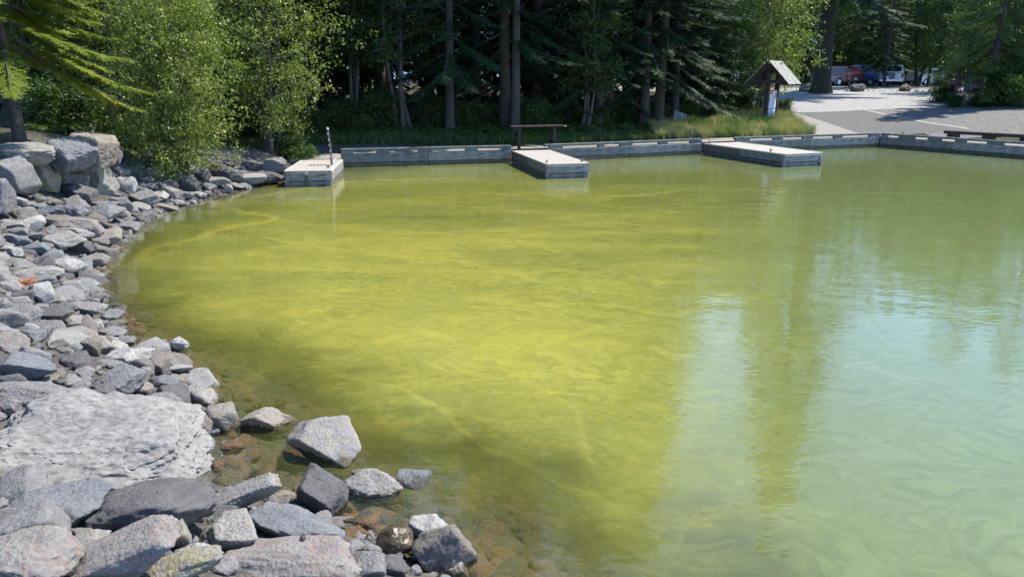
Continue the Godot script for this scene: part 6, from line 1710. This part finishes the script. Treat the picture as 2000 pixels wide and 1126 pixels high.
		["fir_c", -36.34, -71.86, 0.78, 1.00, 4.27, "conifer beyond the forest road behind and a little right of the alder", "conifers beyond the gravel forest road"],
		["fir_b", -33.33, -71.71, 0.81, 1.00, 0.68, "conifer beyond the forest road behind and a little left of the big light-green willow bush", "conifers beyond the gravel forest road"],
		["fir_a", -32.73, -77.12, 0.83, 1.00, 3.05, "conifer beyond the forest road behind and left of the tall alder", "conifers beyond the gravel forest road"],
		["fir_c", -29.11, -76.25, 0.77, 1.00, 4.20, "conifer beyond the forest road behind and right of the tall alder", "conifers beyond the gravel forest road"],
		["fir_b", -25.06, -76.07, 0.84, 1.00, 4.39, "conifer beyond the forest road directly behind the sunlit alder", "conifers beyond the gravel forest road"],
		["fir_a", -21.18, -77.34, 0.75, 1.00, 2.53, "conifer beyond the forest road behind and left of the left dock", "conifers beyond the gravel forest road"],
		["fir_c", -17.53, -73.35, 0.72, 1.00, 4.15, "conifer beyond the forest road behind and right of the left dock", "conifers beyond the gravel forest road"],
		["fir_b", -14.54, -74.71, 0.86, 1.00, 4.88, "conifer beyond the forest road behind and a little right of the thin leaning stems", "conifers beyond the gravel forest road"],
		["fir_a", -12.28, -78.34, 0.80, 1.00, 1.83, "conifer beyond the forest road behind and a little left of the pair of pale stems", "conifers beyond the gravel forest road"],
		["fir_c", -9.16, -77.17, 0.77, 1.00, 5.94, "conifer beyond the forest road behind and left of the straight grey trunk", "conifers beyond the gravel forest road"],
		["fir_b", -4.46, -70.71, 0.72, 1.00, 2.79, "conifer beyond the forest road behind and right of the straight grey trunk", "conifers beyond the gravel forest road"],
		["fir_a", -0.62, -70.42, 0.74, 1.00, 2.38, "conifer beyond the forest road behind and well left of the bench", "conifers beyond the gravel forest road"],
		["fir_c", 1.07, -70.96, 0.85, 1.00, 0.73, "conifer beyond the forest road behind and a little left of the bench", "conifers beyond the gravel forest road"],
		["fir_b", 6.21, -76.49, 0.78, 1.00, 0.05, "conifer beyond the forest road behind and left of the crooked pale-stemmed small tree", "conifers beyond the gravel forest road"],
		["fir_a", 9.19, -75.06, 0.74, 1.00, 1.88, "conifer beyond the forest road behind and a little right of the crooked pale-stemmed small tree", "conifers beyond the gravel forest road"],
		["fir_c", 11.86, -73.59, 0.76, 1.00, 4.04, "conifer beyond the forest road behind and well left of the weathered board", "conifers beyond the gravel forest road"],
		["fir_b", 14.42, -73.85, 0.75, 1.00, 2.15, "conifer beyond the forest road behind and a little left of the weathered board", "conifers beyond the gravel forest road"],
		["fir_c", 21.69, -94.42, 0.71, 1.00, 1.21, "tree beyond the parking lot behind and a little right of the weathered board", "trees beyond the parking lot"],
		["hemlock", 24.00, -92.21, 1.04, 1.00, 4.73, "tree beyond the parking lot directly behind the dark leafy tree", "trees beyond the parking lot"],
		["alder_dark", 30.16, -94.39, 1.15, 1.00, 5.80, "tree beyond the parking lot directly behind the bright-leaved maple", "trees beyond the parking lot"],
		["fir_a", 35.14, -93.06, 0.68, 1.00, 4.31, "tree beyond the parking lot behind and right of the kiosk", "trees beyond the parking lot"],
		["fir_c", 36.12, -89.42, 0.72, 1.00, 2.29, "tree beyond the parking lot behind and a little right of the great conifer", "trees beyond the parking lot"],
		["hemlock", 39.85, -87.97, 1.16, 1.00, 4.92, "tree beyond the parking lot directly behind the blue pickup", "trees beyond the parking lot"],
		["alder_dark", 45.86, -91.21, 1.13, 1.00, 0.42, "tree beyond the parking lot behind and left of the sun-dappled leafy tree", "trees beyond the parking lot"],
		["fir_a", 47.63, -84.31, 0.67, 1.00, 3.26, "tree beyond the parking lot behind and right of the sun-dappled leafy tree", "trees beyond the parking lot"],
		["fir_c", 55.92, -92.03, 0.66, 1.00, 1.57, "tree beyond the parking lot behind and well right of the sun-dappled leafy tree", "trees beyond the parking lot"],
		["hemlock", 55.13, -86.53, 1.13, 1.00, 5.26, "tree beyond the parking lot behind and well right of the sun-dappled leafy tree", "trees beyond the parking lot"],
		["alder_dark", 60.99, -86.60, 1.07, 1.00, 0.39, "tree beyond the parking lot behind and well right of the sun-dappled leafy tree", "trees beyond the parking lot"],
		["fir_a", 66.38, -89.08, 0.74, 1.00, 1.48, "tree beyond the parking lot behind and well right of the sun-dappled leafy tree", "trees beyond the parking lot"],
		["fir_c", 76.21, -95.23, 0.73, 1.00, 2.76, "tree beyond the parking lot behind and well right of the sun-dappled leafy tree", "trees beyond the parking lot"],
		["hemlock", 70.62, -84.73, 1.17, 1.00, 1.58, "tree beyond the parking lot behind and well right of the sun-dappled leafy tree", "trees beyond the parking lot"],
		["alder_dark", -29.06, -34.59, 0.99, 1.00, 2.03, "tree in the wood left of the cove", "trees in the wood left of the cove"],
		["fir_c", -29.90, -36.69, 1.09, 1.00, 4.71, "tree in the wood left of the cove", "trees in the wood left of the cove"],
		["alder_dark", -28.43, -36.00, 1.08, 1.00, 1.30, "tree in the wood left of the cove", "trees in the wood left of the cove"],
		["fir_c", -30.32, -39.68, 0.92, 1.00, 1.37, "tree in the wood left of the cove", "trees in the wood left of the cove"],
		["alder_dark", -25.26, -34.19, 1.08, 1.00, 5.50, "tree in the wood left of the cove", "trees in the wood left of the cove"],
		["fir_c", -27.05, -37.91, 1.09, 1.00, 4.62, "tree in the wood left of the cove", "trees in the wood left of the cove"],
		["alder_dark", -22.49, -32.68, 1.01, 1.00, 2.91, "tree in the wood left of the cove", "trees in the wood left of the cove"],
		["fir_c", -26.11, -39.40, 1.01, 1.00, 4.47, "tree in the wood left of the cove", "trees in the wood left of the cove"],
		["alder_dark", -23.61, -37.03, 1.09, 1.00, 5.35, "tree in the wood left of the cove", "trees in the wood left of the cove"],
		["alder_dark", -25.37, -35.62, 1.06, 1.00, 2.31, "dense tree in the wood behind and well left of the near conifer", "dense trees behind the left shore"],
		["fir_young", -25.21, -37.20, 1.59, 1.00, 1.20, "dense tree in the wood behind and left of the near conifer", "dense trees behind the left shore"],
		["alder_dark", -23.84, -36.43, 0.92, 1.00, 3.92, "dense tree in the wood directly behind the broad green alder", "dense trees behind the left shore"],
		["alder_dark", -24.87, -39.46, 1.04, 1.00, 2.57, "dense tree in the wood behind and left of the green alder", "dense trees behind the left shore"],
		["fir_young", -27.16, -45.61, 1.29, 1.00, 5.61, "dense tree in the wood directly behind the green alder", "dense trees behind the left shore"],
		["alder_dark", -20.93, -36.58, 0.99, 1.00, 6.17, "dense tree in the wood behind and well right of the green alder", "dense trees behind the left shore"],
		["alder_dark", -23.02, -42.34, 0.98, 1.00, 2.95, "dense tree in the wood behind and left of the alder", "dense trees behind the left shore"],
		["fir_young", -22.57, -44.29, 1.57, 1.00, 3.69, "dense tree in the wood directly behind the alder", "dense trees behind the left shore"],
		["alder_dark", -17.46, -36.67, 0.94, 1.00, 0.22, "dense tree in the wood behind and well right of the alder", "dense trees behind the left shore"],
		["alder_dark", -17.61, -39.36, 0.92, 1.00, 6.01, "dense tree in the wood behind and a little left of the big light-green willow bush", "dense trees behind the left shore"],
		["fir_young", -15.80, -36.99, 1.59, 1.00, 0.11, "dense tree in the wood behind and right of the big light-green willow bush", "dense trees behind the left shore"],
		["alder_dark", -14.29, -36.04, 1.09, 1.00, 5.60, "dense tree in the wood directly behind the tall alder", "dense trees behind the left shore"],
		["alder_dark", -14.00, -37.79, 1.00, 1.00, 0.18, "dense tree in the wood behind and right of the tall alder", "dense trees behind the left shore"],
		["fir_young", -13.03, -38.82, 1.28, 1.00, 0.95, "dense tree in the wood behind and left of the sunlit alder", "dense trees behind the left shore"],
		["alder_dark", -11.39, -35.65, 0.98, 1.00, 3.16, "dense tree in the wood behind and a little right of the sunlit alder", "dense trees behind the left shore"],
		["alder_dark", -12.86, -44.37, 0.90, 1.00, 0.39, "dense tree in the wood behind and left of the left dock", "dense trees behind the left shore"],
		["fir_young", -10.69, -40.11, 1.32, 1.00, 2.96, "dense tree in the wood behind and a little right of the left dock", "dense trees behind the left shore"],
		["alder_dark", -8.76, -37.48, 0.89, 1.00, 1.22, "dense tree in the wood behind and left of the thin leaning stems", "dense trees behind the left shore"],
		["alder_dark", 22.11, -99.49, 1.07, 1.00, 1.30, "far leafy growth past the lot behind and a little right of the weathered board", "leafy growth far behind the parking lot"],
		["shrub", 23.17, -94.59, 2.82, 1.00, 3.09, "far leafy growth past the lot behind and a little left of the young conifer", "leafy growth far behind the parking lot"],
		["maple", 24.56, -92.23, 0.94, 1.00, 0.24, "far leafy growth past the lot directly behind the dark leafy tree", "leafy growth far behind the parking lot"],
		["alder_dark", 26.18, -92.38, 0.99, 1.00, 2.94, "far leafy growth past the lot behind and right of the dark leafy tree", "leafy growth far behind the parking lot"],
		["shrub", 30.89, -97.68, 2.53, 1.00, 1.24, "far leafy growth past the lot behind and a little left of the bright-leaved maple", "leafy growth far behind the parking lot"],
		["maple", 32.65, -97.64, 0.82, 1.00, 4.91, "far leafy growth past the lot directly behind the kiosk", "leafy growth far behind the parking lot"],
		["alder_dark", 35.10, -97.67, 1.20, 1.00, 0.90, "far leafy growth past the lot behind and right of the kiosk", "leafy growth far behind the parking lot"],
		["shrub", 35.90, -96.58, 2.60, 1.00, 2.79, "far leafy growth past the lot behind and left of the great conifer", "leafy growth far behind the parking lot"],
		["maple", 38.63, -94.91, 0.93, 1.00, 5.71, "far leafy growth past the lot directly behind the great conifer", "leafy growth far behind the parking lot"],
		["alder_dark", 40.80, -94.79, 1.10, 1.00, 2.79, "far leafy growth past the lot behind and right of the great conifer", "leafy growth far behind the parking lot"],
		["shrub", 41.81, -92.27, 2.85, 1.00, 1.29, "far leafy growth past the lot directly behind the feathery conifer", "leafy growth far behind the parking lot"],
		["maple", 44.62, -95.66, 0.86, 1.00, 3.06, "far leafy growth past the lot behind and a little right of the blue pickup", "leafy growth far behind the parking lot"],
		["alder_dark", 47.83, -96.26, 1.15, 1.00, 5.09, "far leafy growth past the lot behind and well right of the blue pickup", "leafy growth far behind the parking lot"],
		["shrub", 50.36, -99.04, 2.77, 1.00, 1.79, "far leafy growth past the lot behind and left of the sun-dappled leafy tree", "leafy growth far behind the parking lot"],
		["maple", 50.68, -93.78, 0.86, 1.00, 2.36, "far leafy growth past the lot directly behind the sun-dappled leafy tree", "leafy growth far behind the parking lot"],
		["alder_dark", 51.76, -92.52, 1.20, 1.00, 5.06, "far leafy growth past the lot behind and right of the sun-dappled leafy tree", "leafy growth far behind the parking lot"],
		["shrub", 57.92, -99.63, 2.44, 1.00, 3.98, "far leafy growth past the lot behind and well right of the sun-dappled leafy tree", "leafy growth far behind the parking lot"],
		["maple", 59.81, -98.39, 0.93, 1.00, 5.92, "far leafy growth past the lot behind and well right of the sun-dappled leafy tree", "leafy growth far behind the parking lot"],
		["alder_dark", 57.78, -92.15, 1.09, 1.00, 2.71, "far leafy growth past the lot behind and well right of the sun-dappled leafy tree", "leafy growth far behind the parking lot"],
		["shrub", 64.62, -99.56, 2.85, 1.00, 5.90, "far leafy growth past the lot behind and well right of the sun-dappled leafy tree", "leafy growth far behind the parking lot"],
		["maple", 67.98, -99.84, 0.84, 1.00, 2.98, "far leafy growth past the lot behind and well right of the sun-dappled leafy tree", "leafy growth far behind the parking lot"],
		["alder_dark", 64.97, -94.34, 0.99, 1.00, 6.27, "far leafy growth past the lot behind and well right of the sun-dappled leafy tree", "leafy growth far behind the parking lot"],
		["fir_a", 36.12, -45.90, 0.59, 1.00, 1.40, "conifer beyond the right edge", "conifers beyond the right edge"],
		["fir_c", 40.93, -47.21, 0.59, 1.00, 6.01, "conifer beyond the right edge", "conifers beyond the right edge"],
		["fir_b", 47.43, -50.09, 0.54, 1.00, 1.81, "conifer beyond the right edge", "conifers beyond the right edge"],
		["fir_a", 61.11, -59.51, 0.53, 1.00, 0.18, "conifer beyond the right edge", "conifers beyond the right edge"],
		["fir_c", 64.34, -58.12, 0.58, 1.00, 2.35, "conifer beyond the right edge", "conifers beyond the right edge"],
		["fir_b", 64.82, -54.61, 0.52, 1.00, 2.26, "conifer beyond the right edge", "conifers beyond the right edge"],
		["fir_a", 70.85, -55.92, 0.63, 1.00, 5.22, "conifer beyond the right edge", "conifers beyond the right edge"],
	]
	for q in rows:
		# plant, x, z, scale, stretch upwards, turn, label, group
		var src: Node3D = P[q[0]]
		var y := land(q[1], q[2])
		dup(src, Vector3(q[1], y - 0.05, q[2]), q[5], Vector3(q[3], q[3] * q[4], q[3]), q[6], q[7])
	# the wood that runs on along the left bank, outside the frame
	var rr := RandomNumberGenerator.new()
	rr.seed = 77
	for i in 15:
		var x := -12.5 - rr.randf() * 9.0 - (i % 3) * 2.0
		var z := -15.5 + i * 1.75
		var kind: String = ["fir_a", "alder_dark", "fir_c", "birch"][i % 4]
		var s := rr.randf_range(0.75, 1.0)
		if z > -4.0: x += 2.0
		dup(P[kind], Vector3(x, land(x, z) - 0.05, z), rr.randf() * TAU, Vector3.ONE * s, "tree of the wood along the left bank, outside the frame", "trees of the wood along the left bank")
	for k in P: P[k].free()

# ------------------------------------------------------------------ the far side: kiosk, cars, grass
func make_far_side() -> void:
	kiosk(Vector3(13.1, land(13.1, -39.2) - 0.02, -39.2), -deg_to_rad(36.0))
	var h := func(x: float, z: float) -> Vector3: return Vector3(x, land(x, z) + 0.035, z)
	vehicle("car", "red car parked at the far edge of the lot, left of the blue pickup", "car", h.call(29.60, -70.00), 0.35, Color(0.20, 0.015, 0.015))
	vehicle("pickup", "blue pickup truck parked tail towards the ramp", "pickup", h.call(31.61, -69.50), 0.42, Color(0.012, 0.04, 0.13))
	vehicle("pickup", "white pickup parked half behind a trunk, right of the blue pickup", "pickup", h.call(34.73, -70.00), -0.5, Color(0.62, 0.63, 0.64))
	vehicle("car", "white car glimpsed between the trunks left of the kiosk", "car", h.call(15.26, -66.50), 0.9, Color(0.6, 0.61, 0.62))
	vehicle("car", "pale car at the far right of the shaded lot", "car", h.call(42.39, -78.00), -1.2, Color(0.55, 0.53, 0.48))
	# the fallen grey board by the pale trunk
	var board := thing("weathered_board", "weathered grey board tipped up at the foot of a trunk, left of the kiosk grass", "board", h.call(8.2, -37.0), 0.3)
	plank("panel", Vector3(0.72, 0.62, 0.06), M.wood_pale, board, Transform3D(Basis.from_euler(Vector3(-0.35, 0.1, -0.35)), Vector3(0, 0.42, 0)), 0.02)
	plank("panel", Vector3(0.85, 0.06, 0.3), M.wood, board, Transform3D(Basis.from_euler(Vector3(0.1, 0.2, 0.06)), Vector3(-0.25, 0.08, 0.15)), 0.02)
	# stones and a log along the edge of the lot
	for q in [["round grey boulder at the lot edge left of the great trunk", 22.6, -58.5, 0.75, "g"], ["dark low boulder at the lot edge in front of the red car", 26.2, -58.0, 0.8, "d"], ["low boulder at the lot edge in front of the blue pickup", 29.4, -57.2, 0.6, "n"], ["dark boulder at the lot edge near the purple flowers", 33.2, -55.0, 0.8, "d"]]:
		var o := rock(q[0], h.call(q[1], q[2]) + Vector3(0, 0.15, 0), Vector3(q[3], q[3] * 0.5, q[3] * 0.7), Vector3(0, q[1], 0), q[4], "r", 840 + int(q[1]), "", "boulder")
		o.set_meta("category", "boulder")
	# grass: dry by the kiosk, green in the shade
	var tuft := [tuft_mesh(1, 0.5, 0.34, 26), tuft_mesh(2, 0.34, 0.30, 24)]
	var dry := []
	var dry_c := []
	for i in 5200:
		var p := Vector2(R.randf_range(6.5, 16.8), R.randf_range(-42.0, -33.0))
		var dw := seg_dist(p, WALL)
		if dw < 1.55 or Geometry2D.is_point_in_polygon(p, LAKE): continue
		if p.x > 14.6 + 0.33 * (-37.0 - p.y) * 0.4: continue
		N.frequency = 0.5
		var n := N.get_noise_2d(p.x, p.y)
		if dw > 4.8 + n and p.x < 11.0: continue
		var s := R.randf_range(0.6, 1.25)
		dry.append(Transform3D(Basis.from_euler(Vector3(0, R.randf() * TAU, 0)).scaled(Vector3(s, s * R.randf_range(0.7, 1.3), s)), Vector3(p.x, land(p.x, p.y) - 0.01, p.y)))
		dry_c.append(Color(0.42, 0.37, 0.16).lerp(Color(0.15, 0.21, 0.04), clampf(0.5 + 0.9 * n + R.randf_range(-0.3, 0.3), 0, 1)))
	scatter("dry_grass", "tall yellowing grass at the foot of the kiosk", tuft[0], M.blade, dry, dry_c)
	var sh := []
	var sh_c := []
	for i in 16000:
		var p := Vector2(R.randf_range(-9.5, 10.5), R.randf_range(-44.0, -25.0))
		var dw := seg_dist(p, WALL)
		if dw < 1.5 or dw > 9.0 or Geometry2D.is_point_in_polygon(p, LAKE) or R.randf() < (dw - 3.0) * 0.14: continue
		var s := R.randf_range(0.6, 1.2)
		sh.append(Transform3D(Basis.from_euler(Vector3(0, R.randf() * TAU, 0)).scaled(Vector3(s, s, s)), Vector3(p.x, land(p.x, p.y) - 0.01, p.y)))
		sh_c.append(Color(0.05, 0.085, 0.022).lerp(Color(0.09, 0.12, 0.03), R.randf()))
	scatter("grass", "dark green grass in the shade behind the timber walls", tuft[1], M.blade, sh, sh_c)
	var ed := []
	var ed_c := []
	for i in 2600:
		var p := Vector2(R.randf_range(17.0, 40.0), R.randf_range(-60.0, -33.0))
		var on_edge := absf(seg_dist(p, WALL) - 1.65) < 0.12 and R.randf() < 0.5 and p.x < 19.5
		var verge := p.x > 24.8 + (p.y + 45.0) * -0.55 and p.y < -43.0 and p.y > -50.0 and p.x > 26.5
		var lot := absf(p.y - (-57.5 + (p.x - 27.0) * 0.28)) < 0.8 and p.x < 38.0 and R.randf() < 0.7
		if not (on_edge or verge or lot): continue
		var s := R.randf_range(0.35, 0.8)
		ed.append(Transform3D(Basis.from_euler(Vector3(0, R.randf() * TAU, 0)).scaled(Vector3(s, s * 0.8, s)), Vector3(p.x, land(p.x, p.y) + 0.02, p.y)))
		ed_c.append(Color(0.22, 0.22, 0.06).lerp(Color(0.10, 0.16, 0.03), R.randf()))
	scatter("verge_grass", "short green grass along the edges of road and ramp", tuft[1], M.blade, ed, ed_c)
	# fireweed
	var stem := MB.new()
	stem.tube([Vector3.ZERO, Vector3(0.03, 0.8, 0), Vector3(0.05, 1.5, 0.02)], [0.012, 0.01, 0.005], 5)
	var lv := PackedVector3Array()
	var lc := PackedColorArray()
	var fv := PackedVector3Array()
	var fc := PackedColorArray()
	for i in 26:
		var a := i * 2.4
		var y := 0.15 + i * 0.035
		var d := Vector3(cos(a), 0.25, sin(a))
		var s := Vector3(-sin(a), 0, cos(a)) * 0.018
		var o := Vector3(0.03, y, 0)
		lv.append_array(PackedVector3Array([o - s, o + d * 0.16, o + s]))
		for k in 3: lc.append(Color(0.06, 0.11, 0.03))
	for i in 60:
		var a := i * 2.4
		var y := 1.0 + 0.6 * i / 60.0
		var w := 0.085 * (1.1 - 0.9 * i / 60.0)
		var o := Vector3(0.045, y, 0.01)
		var d := Vector3(cos(a), 0.1, sin(a)) * w
		var s := Vector3(-sin(a), 0.5, cos(a)) * 0.02
		fv.append_array(PackedVector3Array([o + d * 0.3 - s, o + d - s, o + d + s, o + d * 0.3 - s, o + d + s, o + d * 0.3 + s]))
		for k in 6: fc.append(Color(0.36, 0.10, 0.34))
	var fw := make_plant("fireweed", "flower", [["stem", stem.commit(), M.bark_grey], ["leaves", leaf_mesh(lv, lc), M.leaf], ["blossoms", leaf_mesh(fv, fc), M.leaf]])
	for i in 22:
		var x := 26.9 + R.randf_range(-1.6, 1.5)
		var z := -43.9 + R.randf_range(-0.6, 0.8)
		dup(fw, Vector3(x, land(x, z), z), R.randf() * TAU, Vector3.ONE * R.randf_range(0.95, 1.2), "tall purple fireweed in bloom under the tree at the right edge", "purple fireweed under the right-edge tree")
	fw.free()

# ------------------------------------------------------------------ small things
func top_of(label: String, x: float, z: float) -> float:
	# the height of a rock's top at a place
	var best := -9.0
	for o in get_children():
		if o is MeshInstance3D and o.get_meta("label", "") == label:
			var v: PackedVector3Array = o.mesh.surface_get_arrays(0)[Mesh.ARRAY_VERTEX]
			for p in v:
				var q: Vector3 = o.transform * p
				if Vector2(q.x - x, q.z - z).length() < 0.03: best = maxf(best, q.y)
	return best

func make_small_things() -> void:
	var b := MB.new()
	b.tube([Vector3(-0.02, 0.0, 0), Vector3(0.13, 0.03, 0.02), Vector3(0.27, 0.015, 0.03), Vector3(0.36, -0.01, 0.06)], [0.011, 0.009, 0.008, 0.004], 7, true)
	var st := put("stick", b.smooth_commit(), M.bark)
	st.position = Vector3(-1.30, 0.02, -4.52)
	tag(st, "brown stick floating at the foot of the dark pyramid boulder", "stick")
	b = MB.new()
	b.tube([Vector3(-0.28, 0.02, 0), Vector3(-0.1, 0.07, 0.02), Vector3(0.1, 0.06, 0.05), Vector3(0.25, -0.03, 0.16)], [0.014, 0.014, 0.012, 0.008], 7, true)
	st = put("root", b.smooth_commit(), M.bark_grey)
	st.position = Vector3(-6.72, 0.05, -11.05)
	tag(st, "curved bare root reaching into the water beside the tiny white block", "root")
	# the pine cone on the pink granite
	var rest := Vector3(-1.14, 0.47, -3.50)
	rest.y = top_of("large pink granite boulder with a pine cone on it", rest.x, rest.z) - 0.004
	var pc := thing("pine_cone", "brown pine cone lying on the large pink granite boulder", "pine cone", rest, 0.6)
	pc.scale = Vector3.ONE * 0.62
	b = MB.new()
	for i in 40:
		var t := i / 40.0
		var a := i * 2.4
		var rr := 0.021 * sin(PI * (0.15 + 0.8 * t))
		var o := Vector3(cos(a) * rr, 0.02 + sin(a) * rr, (t - 0.5) * 0.055)
		var d := Vector3(cos(a), sin(a), 0.5) * 0.009
		var s := Vector3(-sin(a), cos(a), 0) * 0.007
		b.tri(o - s, o + d, o + s)
		b.tri(o - s, o + d + Vector3(0, 0, -0.004), o + s)
	b.tube([Vector3(0, 0.02, -0.027), Vector3(0, 0.02, -0.01), Vector3(0, 0.02, 0.012), Vector3(0, 0.02, 0.028)], [0.008, 0.02, 0.018, 0.004], 9, true)
	put("scales", b.commit(), M.rust, pc)
	# a rust-orange dead sprig on the bank
	var v := PackedVector3Array()
	var c := PackedColorArray()
	for i in 46:
		var a := R.randf() * TAU
		var x := Vector3(cos(a), R.randf_range(0.0, 0.7), sin(a)).normalized()
		var z := x.cross(Vector3.UP).normalized()
		add_leafage(v, c, tpl.spray[i % 3], Transform3D(Basis(x, z.cross(x), z).scaled(Vector3.ONE * R.randf_range(0.14, 0.24)), Vector3(R.randfn(0, 0.09), 0.05, R.randfn(0, 0.05))), Color(0.36, 0.10, 0.03).lerp(Color(0.45, 0.2, 0.07), R.randf()))
	var sp := put("dead_sprig", leaf_mesh(v, c), M.blade)
	sp.position = Vector3(-6.13, 0.49, -8.91)
	tag(sp, "rust-orange dead plant clump among the grey stones of the bank", "plant")
	# litter of needles and twigs on the bank top by the near conifer
	for q in [[-9.9, -15.6, 0.9, 0.5], [-10.5, -15.9, 1.2, 1.3], [-9.3, -15.9, 0.7, 2.4]]:
		b = MB.new()
		b.tube([Vector3(-q[2] / 2, 0.03, 0), Vector3(0, 0.08, 0.05), Vector3(q[2] / 2, 0.04, 0)], [0.022, 0.018, 0.008], 6, true)
		st = put("branch", b.smooth_commit(), M.bark_pale)
		st.position = Vector3(q[0], land(q[0], q[1]) + 0.02, q[1])
		st.rotation.y = q[3]
		tag(st, "bare fallen branch on the bank top behind the retaining boulders", "branch", "fallen branches behind the retaining boulders")
